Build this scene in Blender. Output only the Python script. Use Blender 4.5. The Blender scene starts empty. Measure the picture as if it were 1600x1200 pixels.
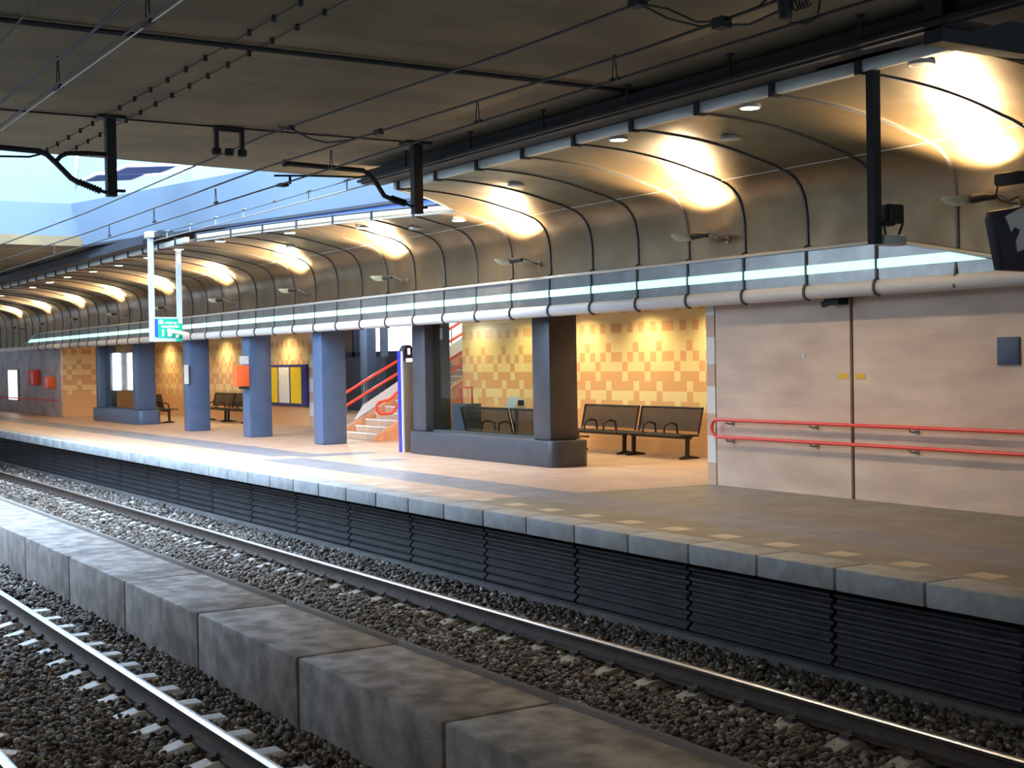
import bpy, bmesh, math, random
import numpy as np
from mathutils import Vector, Matrix
R = math.radians
random.seed(7)
scene = bpy.context.scene
COL = scene.collection
# ------------------------------------------------------------------ camera
# world frame: X = -s (s runs along the tracks, away to the left), Y = D (across the tracks), Z up, platform top = 0
TH, PIT, ROL, FPX, EYE = R(57.857), R(0.9943), R(0.9837), 2120.24, 1.87
cam_d = bpy.data.cameras.new('camera'); cam = bpy.data.objects.new('camera', cam_d); COL.objects.link(cam)
fwd = Vector((-math.sin(TH)*math.cos(PIT), math.cos(TH)*math.cos(PIT), -math.sin(PIT)))
r0 = Vector((math.cos(TH), math.sin(TH), 0)); u0 = r0.cross(fwd)
rt = math.cos(ROL)*r0 - math.sin(ROL)*u0; up = math.sin(ROL)*r0 + math.cos(ROL)*u0
m = Matrix((rt, up, -fwd)).transposed().to_4x4(); m.translation = Vector((0, 0, EYE))
cam.matrix_world = m
cam_d.sensor_width = 36.0; cam_d.lens = 36.0*FPX/1600.0; cam_d.clip_start = .05; cam_d.clip_end = 400
scene.camera = cam
# ------------------------------------------------------------------ world, exposure
w = bpy.data.worlds.new('sky'); scene.world = w; w.use_nodes = True
bg = w.node_tree.nodes['Background']; bg.inputs[0].default_value = (.58, .77, 1.0, 1); bg.inputs[1].default_value = 11.0
vs = scene.view_settings; vs.view_transform = 'Standard'; vs.look = 'None'; vs.exposure = 0.3; vs.gamma = 1.0; vs.use_curve_mapping = False
P_OWN = 120.0
P_FLOOD, P_DOWN, P_BAY = 900.0, 200.0, 115.0
WARM, WARM2, BAYC = (1.0, .76, .46), (1.0, .82, .58), (1.0, .80, .46)

# ------------------------------------------------------------------ materials
def lin(c): return tuple((x/12.92 if x <= .04045 else ((x+.055)/1.055)**2.4) for x in c)
def rgb(r, g, b): return lin((r/255, g/255, b/255)) + (1,)
def newmat(name):
    mt = bpy.data.materials.new(name); mt.use_nodes = True
    return mt, mt.node_tree, mt.node_tree.nodes['Principled BSDF']
def mat(name, c1, c2=None, scale=4.0, rough=.6, metal=0., bump=0., bscale=60., stretch=(1, 1, 1), detail=6, r2=None, spec=.5, emis=None, es=0, lo=.35, hi=.65):
    mt, nt, b = newmat(name); N, L = nt.nodes, nt.links
    b.inputs['Roughness'].default_value = rough; b.inputs['Metallic'].default_value = metal
    b.inputs['Base Color'].default_value = c1; b.inputs['Specular IOR Level'].default_value = spec
    geo = N.new('ShaderNodeNewGeometry'); mp = N.new('ShaderNodeVectorMath'); mp.operation = 'MULTIPLY'
    mp.inputs[1].default_value = stretch; L.new(geo.outputs['Position'], mp.inputs[0])
    if c2:
        n = N.new('ShaderNodeTexNoise'); n.inputs['Scale'].default_value = scale; n.inputs['Detail'].default_value = detail
        L.new(mp.outputs[0], n.inputs['Vector'])
        mr = N.new('ShaderNodeMapRange'); mr.inputs[1].default_value = lo; mr.inputs[2].default_value = hi; L.new(n.outputs['Fac'], mr.inputs[0])
        mx = N.new('ShaderNodeMix'); mx.data_type = 'RGBA'; mx.inputs[6].default_value = c1; mx.inputs[7].default_value = c2
        L.new(mr.outputs[0], mx.inputs[0]); L.new(mx.outputs[2], b.inputs['Base Color'])
        if r2 is not None:
            m2 = N.new('ShaderNodeMapRange'); m2.inputs[1].default_value = lo; m2.inputs[2].default_value = hi
            m2.inputs[3].default_value = rough; m2.inputs[4].default_value = r2
            L.new(n.outputs['Fac'], m2.inputs[0]); L.new(m2.outputs[0], b.inputs['Roughness'])
    if bump:
        n3 = N.new('ShaderNodeTexNoise'); n3.inputs['Scale'].default_value = bscale; n3.inputs['Detail'].default_value = 4
        L.new(mp.outputs[0], n3.inputs['Vector'])
        bp = N.new('ShaderNodeBump'); bp.inputs['Strength'].default_value = bump; bp.inputs['Distance'].default_value = .02
        L.new(n3.outputs['Fac'], bp.inputs['Height']); L.new(bp.outputs[0], b.inputs['Normal'])
    if emis:
        b.inputs['Emission Color'].default_value = emis; b.inputs['Emission Strength'].default_value = es
    return mt
def emat(name, c, s): return mat(name, c, emis=c, es=s, rough=.4)

M = {}
M['ceil'] = mat('ceiling_concrete', rgb(134, 116, 86), rgb(106, 92, 68), scale=.9, rough=.9, bump=.2, bscale=30, stretch=(1, .6, 1))
M['vault'] = mat('vault_brushed_metal', rgb(124, 104, 76), rgb(106, 89, 66), scale=1.6, rough=.34, r2=.44, metal=.74, stretch=(1, 1, 1))
M['rib'] = mat('rib_dark_metal', rgb(72, 74, 78), rough=.45, metal=.3)
M['trim'] = mat('pale_aluminium', rgb(190, 190, 185), rough=.4, metal=.35)
M['nose'] = mat('nose_pale_paint', rgb(196, 196, 196), rough=.45)
M['fascia'] = mat('fascia_polished_metal', rgb(140, 140, 138), rgb(122, 122, 120), scale=3, rough=.28, metal=.55)
M['black'] = mat('black_steel', rgb(26, 25, 25), rgb(16, 16, 17), scale=5, rough=.65)
M['beam'] = mat('beam_dark_paint', rgb(38, 42, 52), rgb(28, 31, 40), scale=3, rough=.6)
M['wire'] = mat('wire_dark', rgb(24, 21, 19), rough=.6)
M['conc'] = mat('barrier_concrete', rgb(138, 131, 127), rgb(102, 96, 92), scale=4.5, rough=.5, bump=.35, bscale=45, r2=.8)
M['foot'] = mat('footing_concrete', rgb(84, 84, 84), rgb(66, 66, 66), scale=3, rough=.8)
M['sleepb'] = mat('sleeper_darker_concrete', rgb(150, 146, 138), rgb(124, 120, 112), scale=14, rough=.8)  # darker tone than the foreground sleepers
M['lip'] = mat('barrier_lip_concrete', rgb(120, 116, 112), rough=.95, spec=.1)
M['kerb'] = mat('kerb_concrete', rgb(158, 161, 162), rgb(136, 138, 140), scale=5, rough=.6, bump=.2, bscale=50)
M['panel'] = mat('platform_side_concrete', rgb(48, 48, 52), rgb(34, 34, 38), scale=3, rough=.5, bump=.2)
M['ground'] = mat('track_bed_dirt', rgb(74, 64, 56), rgb(44, 40, 36), scale=12, rough=.95, bump=1, bscale=40)
M['sleep'] = mat('sleeper_concrete', rgb(225, 226, 226), rgb(200, 202, 204), scale=20, rough=.7)
M['railtop'] = mat('rail_polished_steel', rgb(238, 240, 245), rough=.3, metal=1)
M['railweb'] = mat('rail_rusty_steel', rgb(70, 56, 46), rgb(50, 42, 38), scale=10, rough=.75, metal=.2)
M['clip'] = mat('rail_clip_steel', rgb(52, 44, 38), rough=.7)
M['bluecol'] = mat('column_blue_paint', rgb(78, 98, 130), rgb(72, 92, 122), scale=3, rough=.38)
M['greycol'] = mat('column_dark_grey', rgb(62, 62, 70), rgb(54, 54, 60), scale=3, rough=.45)  # darker, greyer tone for the near columns and plinth
M['red'] = mat('handrail_red_paint', rgb(240, 76, 60), rough=.3)
M['steel'] = mat('bracket_steel', rgb(150, 148, 142), rough=.35, metal=.8)
M['wallc'] = mat('side_wall_concrete', rgb(224, 198, 174), rgb(194, 166, 146), scale=2.0, rough=.5, bump=.1, bscale=20, stretch=(.5, 1, 1.6), detail=9, lo=.3, hi=.7)
M['farwall'] = mat('far_wall_concrete', rgb(188, 178, 180), rgb(158, 146, 150), scale=1.5, rough=.6)
M['white'] = mat('white_paint', rgb(225, 228, 232), rough=.45)
M['pole'] = mat('pole_white_paint', rgb(168, 176, 190), rough=.4)
M['stair'] = mat('stair_stone', rgb(205, 170, 140), rgb(185, 150, 125), scale=8, rough=.5)
M['string'] = mat('stair_stringer_terrazzo', rgb(222, 160, 120), rgb(205, 145, 108), scale=9, rough=.45)
M['wellA'] = mat('well_pale_paint', rgb(120, 136, 146), rgb(116, 132, 142), scale=1, rough=.7)
M['wellB'] = mat('well_blue_paint', rgb(96, 112, 130), rgb(92, 108, 126), scale=1, rough=.7)
M['wellC'] = mat('well_deep_blue_paint', rgb(64, 92, 160), rgb(60, 88, 150), scale=1, rough=.6)
M['orange'] = mat('orange_paint', rgb(240, 104, 52), rough=.35)
M['navy'] = mat('navy_frame_paint', rgb(46, 44, 110), rough=.4)
M['yellow'] = mat('yellow_poster', rgb(232, 200, 30), rgb(214, 184, 20), scale=14, rough=.35)
M['paper'] = mat('white_poster', rgb(222, 224, 228), rgb(204, 206, 196), scale=9, rough=.35)
M['green'] = mat('sign_green', rgb(0, 160, 130), rough=.35)
M['signblue'] = mat('sign_blue', rgb(40, 80, 200), rough=.35)
M['totemg'] = mat('totem_grey', rgb(132, 118, 100), rgb(122, 110, 96), scale=3, rough=.45)
M['totemb'] = mat('totem_blue', rgb(36, 44, 150), rough=.35)
M['totemk'] = mat('totem_cap_dark', rgb(52, 40, 48), rough=.5)
M['benchm'] = mat('bench_dark_metal', rgb(44, 40, 38), rough=.45, metal=.4)
M['ytape'] = mat('yellow_label', rgb(225, 180, 30), rough=.5)
M['vent'] = mat('vent_blue_grey', rgb(66, 80, 104), rough=.5)
M['bowl'] = mat('bowl_grey_glass', rgb(176, 174, 146), rough=.35)
M['dark'] = mat('dark_void_paint', rgb(58, 52, 48), rough=.8)
M['bulb'] = emat('lamp_glow', (1.0, .86, .62, 1), 14)
M['bulb2'] = emat('flood_glow', (1.0, .86, .62, 1), 20)
M['tube'] = emat('light_line_glow', (.45, 1.0, .82, 1), 1.15)
M['day'] = emat('daylight_glass', (.92, .97, 1.0, 1), 2.2)
M['clere'] = emat('clerestory_glass', (.62, .84, 1.0, 1), .9)
M['screen'] = emat('symbol_glow', (1.0, .9, .98, 1), 1.5)

def glass():
    mt = bpy.data.materials.new('screen_glass'); mt.use_nodes = True; nt = mt.node_tree; N, L = nt.nodes, nt.links
    N.clear(); o = N.new('ShaderNodeOutputMaterial'); t = N.new('ShaderNodeBsdfTransparent'); g = N.new('ShaderNodeBsdfGlossy')
    t.inputs[0].default_value = (.80, .84, .78, 1); g.inputs['Roughness'].default_value = .03
    lw = N.new('ShaderNodeLayerWeight'); f = N.new('ShaderNodeMapRange'); f.inputs[1].default_value = .35; f.inputs[2].default_value = 1.2; f.inputs[3].default_value = .05; f.inputs[4].default_value = .6; L.new(lw.outputs['Facing'], f.inputs[0]); mx = N.new('ShaderNodeMixShader')
    L.new(f.outputs[0], mx.inputs[0]); L.new(t.outputs[0], mx.inputs[1]); L.new(g.outputs[0], mx.inputs[2]); L.new(mx.outputs[0], o.inputs[0])
    return mt
M['glass'] = glass()
def perf():
    mt, nt, b = newmat('perforated_sheet'); N, L = nt.nodes, nt.links
    b.inputs['Base Color'].default_value = rgb(46, 40, 34); b.inputs['Roughness'].default_value = .5
    b.inputs['Alpha'].default_value = .62; return mt
M['perf'] = perf()

def floor_mat():
    mt, nt, b = newmat('platform_tiles'); N, L = nt.nodes, nt.links
    def math_(op, a, c=None, d=None):
        n = N.new('ShaderNodeMath'); n.operation = op
        for i, v in enumerate((a, c, d)):
            if v is None: continue
            if isinstance(v, (int, float)): n.inputs[i].default_value = v
            else: L.new(v, n.inputs[i])
        return n.outputs[0]
    def mix(f, a, c):
        n = N.new('ShaderNodeMix'); n.data_type = 'RGBA'; L.new(f, n.inputs[0])
        for i, v in ((6, a), (7, c)):
            if isinstance(v, tuple): n.inputs[i].default_value = v
            else: L.new(v, n.inputs[i])
        return n.outputs[2]
    geo = N.new('ShaderNodeNewGeometry'); sp = N.new('ShaderNodeSeparateXYZ'); L.new(geo.outputs['Position'], sp.inputs[0])
    s = math_('MULTIPLY', sp.outputs[0], -1.0); D = sp.outputs[1]
    def between(v, a, c): return math_('MULTIPLY', math_('GREATER_THAN', v, a), math_('LESS_THAN', v, c))
    cell = N.new('ShaderNodeVectorMath'); cell.operation = 'SNAP'; cell.inputs[1].default_value = (.3, .3, 10); L.new(geo.outputs['Position'], cell.inputs[0])
    wn = N.new('ShaderNodeTexWhiteNoise'); L.new(cell.outputs[0], wn.inputs['Vector'])
    ns = N.new('ShaderNodeTexNoise'); ns.inputs['Scale'].default_value = 1.2; ns.inputs['Detail'].default_value = 5; L.new(geo.outputs['Position'], ns.inputs['Vector'])
    base = mix(wn.outputs['Value'], rgb(196, 164, 140), rgb(180, 148, 128))
    warm = base
    grey = mix(wn.outputs['Value'], rgb(128, 125, 116), rgb(108, 106, 98))
    bnd = mix(wn.outputs['Value'], rgb(124, 126, 134), rgb(108, 110, 120))
    # grey field on the right part, its back edge slants
    lim = math_('ADD', math_('MULTIPLY', D, -.12), 16.9)
    isr = math_('LESS_THAN', s, lim)
    c = mix(isr, warm, grey)
    c = mix(between(D, 9.95, 10.9), c, bnd) if False else c
    b1 = math_('MULTIPLY', between(D, 9.95, 10.85), between(s, -20, 25.2))
    b2 = math_('MULTIPLY', between(D, 10.5, 11.5), between(s, 25.9, 80))
    c = mix(math_('MAXIMUM', b1, b2), c, bnd)
    b3 = math_('MULTIPLY', between(D, 11.5, 12.15), between(s, 23.0, 23.7))
    b4 = math_('MULTIPLY', between(s, 25.2, 25.9), between(D, 10.9, 12.6))
    c = mix(math_('MAXIMUM', b3, b4), c, bnd)
    # row of pale tiles by the edge
    ph = math_('FRACT', math_('DIVIDE', math_('SUBTRACT', s, 7.35), .82))
    sq = math_('MULTIPLY', math_('LESS_THAN', ph, .36), between(D, 9.25, 9.50))
    c = mix(math_('MULTIPLY', sq, .75), c, rgb(214, 198, 172))
    # joints
    fx = math_('FRACT', math_('DIVIDE', s, .3)); fy = math_('FRACT', math_('DIVIDE', D, .3))
    j = math_('MAXIMUM', math_('LESS_THAN', fx, .03), math_('LESS_THAN', fy, .03))
    c = mix(math_('MULTIPLY', j, .35), c, rgb(92, 84, 76))
    c = mix(math_('MULTIPLY', ns.outputs['Fac'], .25), c, rgb(120, 108, 98))
    L.new(c, b.inputs['Base Color'])
    mr = N.new('ShaderNodeMapRange'); mr.inputs[3].default_value = .36; mr.inputs[4].default_value = .55; L.new(ns.outputs['Fac'], mr.inputs[0]); L.new(mr.outputs[0], b.inputs['Roughness'])
    return mt
M['floor'] = floor_mat()

def tile_mat(name, ca, cb, lowc):
    mt, nt, b = newmat(name); N, L = nt.nodes, nt.links
    TW, THT = .185, .195
    def mth(op, a, c=None):
        n = N.new('ShaderNodeMath'); n.operation = op
        for i, v in enumerate((a, c)):
            if v is None: continue
            if isinstance(v, (int, float)): n.inputs[i].default_value = v
            else: L.new(v, n.inputs[i])
        return n.outputs[0]
    def ramp(fac, cols):
        cr = N.new('ShaderNodeValToRGB'); cr.color_ramp.interpolation = 'CONSTANT'; e = cr.color_ramp.elements; n = len(cols)
        e[0].position = 0; e[0].color = cols[0] + (1,); e[1].position = 1/n; e[1].color = cols[1] + (1,)
        for i in range(2, n):
            q = e.new(i/n); q.color = cols[i] + (1,)
        L.new(fac, cr.inputs[0]); return cr.outputs[0]
    geo = N.new('ShaderNodeNewGeometry'); sp = N.new('ShaderNodeSeparateXYZ'); L.new(geo.outputs['Position'], sp.inputs[0])
    col = mth('FLOOR', mth('DIVIDE', mth('ADD', mth('ADD', sp.outputs[0], sp.outputs[1]), 185.013), TW))
    row = mth('FLOOR', mth('DIVIDE', mth('SUBTRACT', sp.outputs[2], .05), THT))
    A_, O_, B_ = (1., 0., 0.), (0., 1., 0.), (0., 0., 1.)
    m9 = mth('DIVIDE', mth('ADD', mth('MODULO', col, 9.0), .5), 9.0)
    role = ramp(m9, [A_, O_, B_, O_, A_, O_, O_, B_, O_])
    rows = ramp(mth('DIVIDE', mth('ADD', row, .5), 16), [(1., 1., 1.), (1., 1., 1.), (1., 1., 1.), (1., 1., 1.), (1., 1., 0.), (1., 0., 0.), (0., 1., 1.), (1., 1., 0.), (0., 0., 1.), (0., 1., 0.), (1., 0., 0.), (0., 0., 0.), (0., 1., 0.), (0., 0., 0.), (0., 0., 1.), (0., 0., 0.)])
    dot = N.new('ShaderNodeVectorMath'); dot.operation = 'DOT_PRODUCT'; L.new(role, dot.inputs[0]); L.new(rows, dot.inputs[1]); f = dot.outputs['Value']
    mx = N.new('ShaderNodeMix'); mx.data_type = 'RGBA'; mx.inputs[6].default_value = ca; mx.inputs[7].default_value = cb; L.new(f, mx.inputs[0])
    L.new(mx.outputs[2], b.inputs['Base Color']); b.inputs['Roughness'].default_value = .28
    return mt
M['tile'] = tile_mat('wall_tiles_yellow_orange', rgb(240, 216, 158), rgb(226, 174, 122), None)
def strip_mat():
    mt, nt, b = newmat('pale_tile_strip'); N, L = nt.nodes, nt.links
    geo = N.new('ShaderNodeNewGeometry'); sp = N.new('ShaderNodeSeparateXYZ'); L.new(geo.outputs['Position'], sp.inputs[0])
    a = N.new('ShaderNodeMath'); a.operation = 'DIVIDE'; a.inputs[1].default_value = .72; L.new(sp.outputs[2], a.inputs[0])
    f = N.new('ShaderNodeMath'); f.operation = 'FRACT'; L.new(a.outputs[0], f.inputs[0])
    g = N.new('ShaderNodeMath'); g.operation = 'GREATER_THAN'; g.inputs[1].default_value = .45; L.new(f.outputs[0], g.inputs[0])
    mx = N.new('ShaderNodeMix'); mx.data_type = 'RGBA'; mx.inputs[6].default_value = rgb(200, 172, 148); mx.inputs[7].default_value = rgb(222, 220, 212)
    L.new(g.outputs[0], mx.inputs[0]); L.new(mx.outputs[2], b.inputs['Base Color']); b.inputs['Roughness'].default_value = .35
    return mt
M['strip'] = strip_mat()
def stone_mat():
    mt, nt, b = newmat('ballast_stone'); N, L = nt.nodes, nt.links
    geo = N.new('ShaderNodeNewGeometry'); cr = N.new('ShaderNodeValToRGB'); e = cr.color_ramp.elements
    e[0].color = rgb(44, 40, 36); e[1].position = 1; e[1].color = rgb(176, 172, 168)
    for p_, c in ((.35, rgb(64, 56, 48)), (.6, rgb(86, 72, 62)), (.8, rgb(98, 93, 88)), (.95, rgb(112, 108, 104))):
        q = e.new(p_); q.color = c
    L.new(geo.outputs['Random Per Island'], cr.inputs[0]); L.new(cr.outputs[0], b.inputs['Base Color']); b.inputs['Roughness'].default_value = .7
    return mt
M['stone'] = stone_mat()

# ------------------------------------------------------------------ mesh helpers ((s, D, z) coordinates in, X = -s)
def V(s, D, z): return (-s, D, z)
class MB:
    def __init__(self): self.v = []; self.f = []; self.bev = 0
    def add(self, vs, fs):
        o = len(self.v); self.v += [tuple(x) for x in vs]; self.f += [tuple(i + o for i in f) for f in fs]; return self
    def box(self, s0, s1, d0, d1, z0, z1):
        c = [V(s, d, z) for z in (z0, z1) for d in (d0, d1) for s in (s0, s1)]
        return self.add(c, [(0, 1, 3, 2), (4, 6, 7, 5), (0, 4, 5, 1), (2, 3, 7, 6), (0, 2, 6, 4), (1, 5, 7, 3)])
    def tube(self, pts, r, n=8, closed=False):
        pts = [Vector(V(*p)) for p in pts]; k = len(pts); rings = []
        rr = r if isinstance(r, (list, tuple)) else [r]*k
        prev = None; vs = []
        for i, p in enumerate(pts):
            if closed: t = (pts[(i+1) % k] - pts[i-1])
            else: t = pts[min(i+1, k-1)] - pts[max(i-1, 0)]
            t = t.normalized()
            if prev is None:
                a = Vector((0, 0, 1)) if abs(t.z) < .9 else Vector((1, 0, 0))
                x = t.cross(a).normalized()
            else: x = (prev - t*prev.dot(t)).normalized()
            prev = x; y = t.cross(x)
            for j in range(n):
                an = 2*math.pi*j/n; vs.append(p + rr[i]*(math.cos(an)*x + math.sin(an)*y))
        fs = []
        for i in range(k if closed else k-1):
            a, b_ = i*n, ((i+1) % k)*n
            for j in range(n): fs.append((a+j, a+(j+1) % n, b_+(j+1) % n, b_+j))
        if not closed: fs += [tuple(range(n)), tuple((k-1)*n+j for j in range(n))]
        return self.add(vs, fs)
    def sweep(self, prof, ss, thick=None):
        """prof: closed polygon in (D,z); extruded along s through the stations ss"""
        n = len(prof); vs = [V(s, d, z) for s in ss for d, z in prof]; fs = []
        for i in range(len(ss)-1):
            for j in range(n): fs.append((i*n+j, i*n+(j+1) % n, (i+1)*n+(j+1) % n, (i+1)*n+j))
        fs += [tuple(range(n)), tuple((len(ss)-1)*n+j for j in range(n))]
        return self.add(vs, fs)
    def prism(self, poly, z0, z1):
        """poly in (s,D)"""
        n = len(poly); vs = [V(s, d, z) for z in (z0, z1) for s, d in poly]
        return self.add(vs, [tuple(range(n)), tuple(range(n, 2*n))] + [(j, (j+1) % n, n+(j+1) % n, n+j) for j in range(n)])
    def lathe(self, prof, c, n=16, ring=False):
        """prof: (r, z) rows, about a vertical axis at c=(s,D,z)"""
        vs = []; fs = []
        for r, z in prof:
            for j in range(n):
                a = 2*math.pi*j/n; vs.append((-c[0]+r*math.cos(a), c[1]+r*math.sin(a), c[2]+z))
        for i in range(len(prof)-1):
            for j in range(n): fs.append((i*n+j, i*n+(j+1) % n, (i+1)*n+(j+1) % n, (i+1)*n+j))
        if ring:
            k = (len(prof)-1)*n; fs += [(k+j, k+(j+1) % n, (j+1) % n, j) for j in range(n)]
        else: fs += [tuple(range(n)), tuple((len(prof)-1)*n+j for j in range(n))]
        return self.add(vs, fs)
    def bevel(self, w_): self.bev = w_; return self
    def build(self, name, mt, parent=None, origin=None):
        me = bpy.data.meshes.new(name); bm = bmesh.new()
        base = Vector((0, 0, 0))
        if parent is not None: base = ORG[parent.name]
        elif origin is not None: base = Vector(V(*origin))
        vs = [bm.verts.new(Vector(v) - base) for v in self.v]
        for f in self.f:
            try: bm.faces.new([vs[i] for i in f])
            except ValueError: pass
        bmesh.ops.recalc_face_normals(bm, faces=bm.faces)
        if self.bev:
            ed = [e for e in bm.edges if len(e.link_faces) == 2 and e.calc_face_angle(0) > R(35)]
            bmesh.ops.bevel(bm, geom=ed, offset=self.bev, segments=2, affect='EDGES', profile=.5, clamp_overlap=True)
        for f in bm.faces: f.smooth = True
        bm.to_mesh(me); bm.free(); me.set_sharp_from_angle(angle=R(38))
        me.materials.append(M[mt])
        o = bpy.data.objects.new(name, me); COL.objects.link(o)
        if parent is not None: o.parent = parent
        else: o.location = base
        ORG[o.name] = base
        return o
ORG = {}
def tag(o, label, cat=None, group=None, kind=None):
    if label: o['label'] = label
    if cat: o['category'] = cat
    if group: o['group'] = group
    if kind: o['kind'] = kind
    return o
def thing(name, at, label, cat, group=None):
    o = bpy.data.objects.new(name, None); COL.objects.link(o); o.location = V(*at); o.empty_display_size = .1
    ORG[o.name] = Vector(V(*at)); return tag(o, label, cat, group)
def struct(name, mb, mt, label=None):
    o = mb.build(name, mt); tag(o, label, None, None, 'structure'); return o
def copy_tree(o, parent=None, at=None, label=None):
    c = o.copy(); COL.objects.link(c)
    if parent: c.parent = parent
    if at: c.location = V(*at)
    if label: c['label'] = label
    for ch in list(o.children): copy_tree(ch, c)
    return c
ONES = 'zero first second third fourth fifth sixth seventh eighth ninth tenth eleventh twelfth thirteenth fourteenth fifteenth sixteenth seventeenth eighteenth nineteenth'.split()
def nth(n):
    if n < 20: return ONES[n]
    tens = {2: 'twenty', 3: 'thirty', 4: 'forty', 5: 'fifty'}[n//10]
    return {2: 'twentieth', 3: 'thirtieth', 4: 'fortieth', 5: 'fiftieth'}[n//10] if n % 10 == 0 else tens + '-' + ONES[n % 10]
def lamp(kind, name, at, power, color, parent=None, aim=None, size=.1, cone=110, blend=1.):
    ld = bpy.data.lights.new(name, kind); ld.energy = power; ld.color = color
    if kind == 'SPOT': ld.spot_size = R(cone); ld.spot_blend = blend; ld.shadow_soft_size = size
    elif kind == 'POINT': ld.shadow_soft_size = size
    else: ld.shape = 'DISK'; ld.size = size
    o = bpy.data.objects.new(name, ld); COL.objects.link(o); p = Vector(V(*at))
    if parent is not None: o.parent = parent; o.location = p - ORG[parent.name]
    else: o.location = p
    if aim is not None: o.rotation_euler = (Vector(V(*aim)) - p).to_track_quat('-Z', 'Y').to_euler()
    return o

# ------------------------------------------------------------------ setting: ground, platform, walls, slabs
ZB = -1.09
struct('ground', MB().box(-6, 90, -2, 9.25, ZB-.3, ZB-.02), 'ground', 'dirt bed under the ballast of both tracks')
struct('floor', MB().box(-6, 90, 9.1, 30, -.25, 0), 'floor', 'tiled platform floor in beige and grey with darker bands')
struct('wall_backing', MB().box(-6, 90, 9.26, 30, -1.4, -.25), 'panel', 'solid dark backing added behind the platform side panels')  # backing added to stop daylight leaking through the panel gaps
struct('wall_right', MB().box(-6, 12.48, 13.05, 13.4, 0, 3.3).box(12.54, 15.17, 13.05, 13.4, 0, 3.3), 'wallc', 'blotchy pinkish concrete side wall on the right carrying the red handrail')
struct('trim_1', MB().box(12.48, 12.54, 13.09, 13.38, 0, 3.3), 'rib', 'dark vertical joint between the two pinkish wall slabs')
struct('trim_2', MB().box(15.20, 15.38, 13.05, 13.4, 0, 3.2), 'strip', 'pale tile strip at the corner of the right wall')
struct('trim_3', MB().box(15.17, 15.20, 13.08, 13.4, 0, 3.2), 'rib', 'dark joint beside the pale tile strip')
struct('wall_inner', MB().box(15.25, 15.38, 13.4, 16.5, 0, 3.2), 'tile')
struct('wall_back', MB().box(15.3, 28.5, 16.5, 16.8, 0, 5), 'tile', 'yellow and orange tiled wall of the near waiting bay')
struct('wall_back', MB().box(37.6, 53.3, 16.5, 16.8, 0, 5), 'tile', 'yellow and orange tiled wall of the far waiting bay')
struct('trim_4', MB().box(37.25, 37.6, 16.46, 16.8, 0, 5), 'strip', 'pale tile strip at the end of the far tiled wall')
struct('wall_left', MB().box(53.0, 53.3, 13.05, 16.5, 0, 3.2), 'tile', 'tiled end wall of the far waiting bay')
struct('wall_left', MB().box(53.3, 90, 13.05, 13.4, 0, 3.2), 'farwall', 'dim grey wall at the far left end of the platform')
struct('wall_lobby', MB().box(27, 62, 26, 26.3, 0, 8).box(27, 27.3, 16.8, 26, 0, 8).box(61.7, 62, 16.8, 26, 0, 8), 'farwall')
struct('ceiling', MB().prism([(12, 12.78), (60, 12.78), (60, 16.5), (15.3, 16.5), (15.3, 13.4), (12, 13.4)], 2.86, 2.95), 'ceil', 'low soffit over the waiting bays')
struct('ceiling', MB().box(27, 62, 16.8, 26.3, 5, 5.1), 'ceil', 'stair hall ceiling')
# concrete track-hall slab: with the open light well between s = 20 and 38
SW = 35.5
EDGE_R = lambda s: 9.34 + (SW - s)*.245
struct('ceiling', MB().prism([(-14, -9), (20.0, -9), (20.3, 4.2), (21.15, 12), (21.3, EDGE_R(21.3)), (21.3, 30), (-14, 30)], 5.0, 5.6), 'ceil', 'dark brown concrete ceiling slab over the tracks')
struct('ceiling', MB().prism([(SW, -9), (90, -9), (90, 30), (21.3, 30), (21.3, EDGE_R(21.3)), (SW, EDGE_R(SW))], 5.0, 5.25), 'ceil', 'concrete ceiling slab beyond the light well')
struct('wall_well', MB().box(SW, SW+.3, -9, 9.3, 5.25, 6.08), 'wellB', 'lower band of the far wall of the light well')
struct('wall_well', MB().box(SW+.12, SW+.4, -9, 9.2, 6.08, 12), 'wellA', 'pale upper far wall of the light well')
def slant(off0, off1, z0, z1, s0=21.0, s1=SW+.2, th=.3):
    q = []
    for s, o in ((s0, off0), (s1, off0), (s1, off0+th), (s0, off0+th)): q.append(V(s, EDGE_R(s)+o, z0))
    for s, o in ((s0, off1), (s1, off1), (s1, off1+th), (s0, off1+th)): q.append(V(s, EDGE_R(s)+o, z1))
    return MB().add(q, [(0, 1, 2, 3), (4, 5, 6, 7), (0, 1, 5, 4), (1, 2, 6, 5), (2, 3, 7, 6), (3, 0, 4, 7)])
struct('wall_well', slant(0, -.30, 5.03, 6.08), 'wellB', 'light blue slanted side wall of the light well')
struct('wall_well', slant(-.15, .35, 6.08, 9.5), 'wellA', 'pale upper side wall of the light well')
struct('wall_well', slant(.02, .02, 4.62, 4.97, 21.0, 29.3), 'wellC', 'deep blue band below the light well wall')
struct('trim_5', slant(-.05, -.05, 4.97, 5.03), 'beam', 'dark edge line along the foot of the light well wall')
struct('wall_end_unseen', MB().box(90, 90.3, -9, 30, 2.8, 6).box(90, 90.3, -9, -.35, -1.4, 2.8).box(90, 90.3, 1.15, 30, -1.4, 2.8).box(90, 90.3, .16, .59, -1.4, 2.8).box(90, 90.3, -.35, 1.15, -1.4, .35), 'dark')  # unseen end wall, slots shaped for bright strips mirrored in the far glass
struct('wall_rear_unseen', MB().box(-14, 90, -9.3, -9, -1.4, 5), 'dark')  # added out of view so sky light does not leak in from behind
struct('wall_end_unseen', MB().box(-14.3, -14, -9.3, 30, -1.4, 5), 'dark')
struct('wall_outer', MB().box(-14, 90, 29.7, 30, 0, 5), 'dark')
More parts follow.
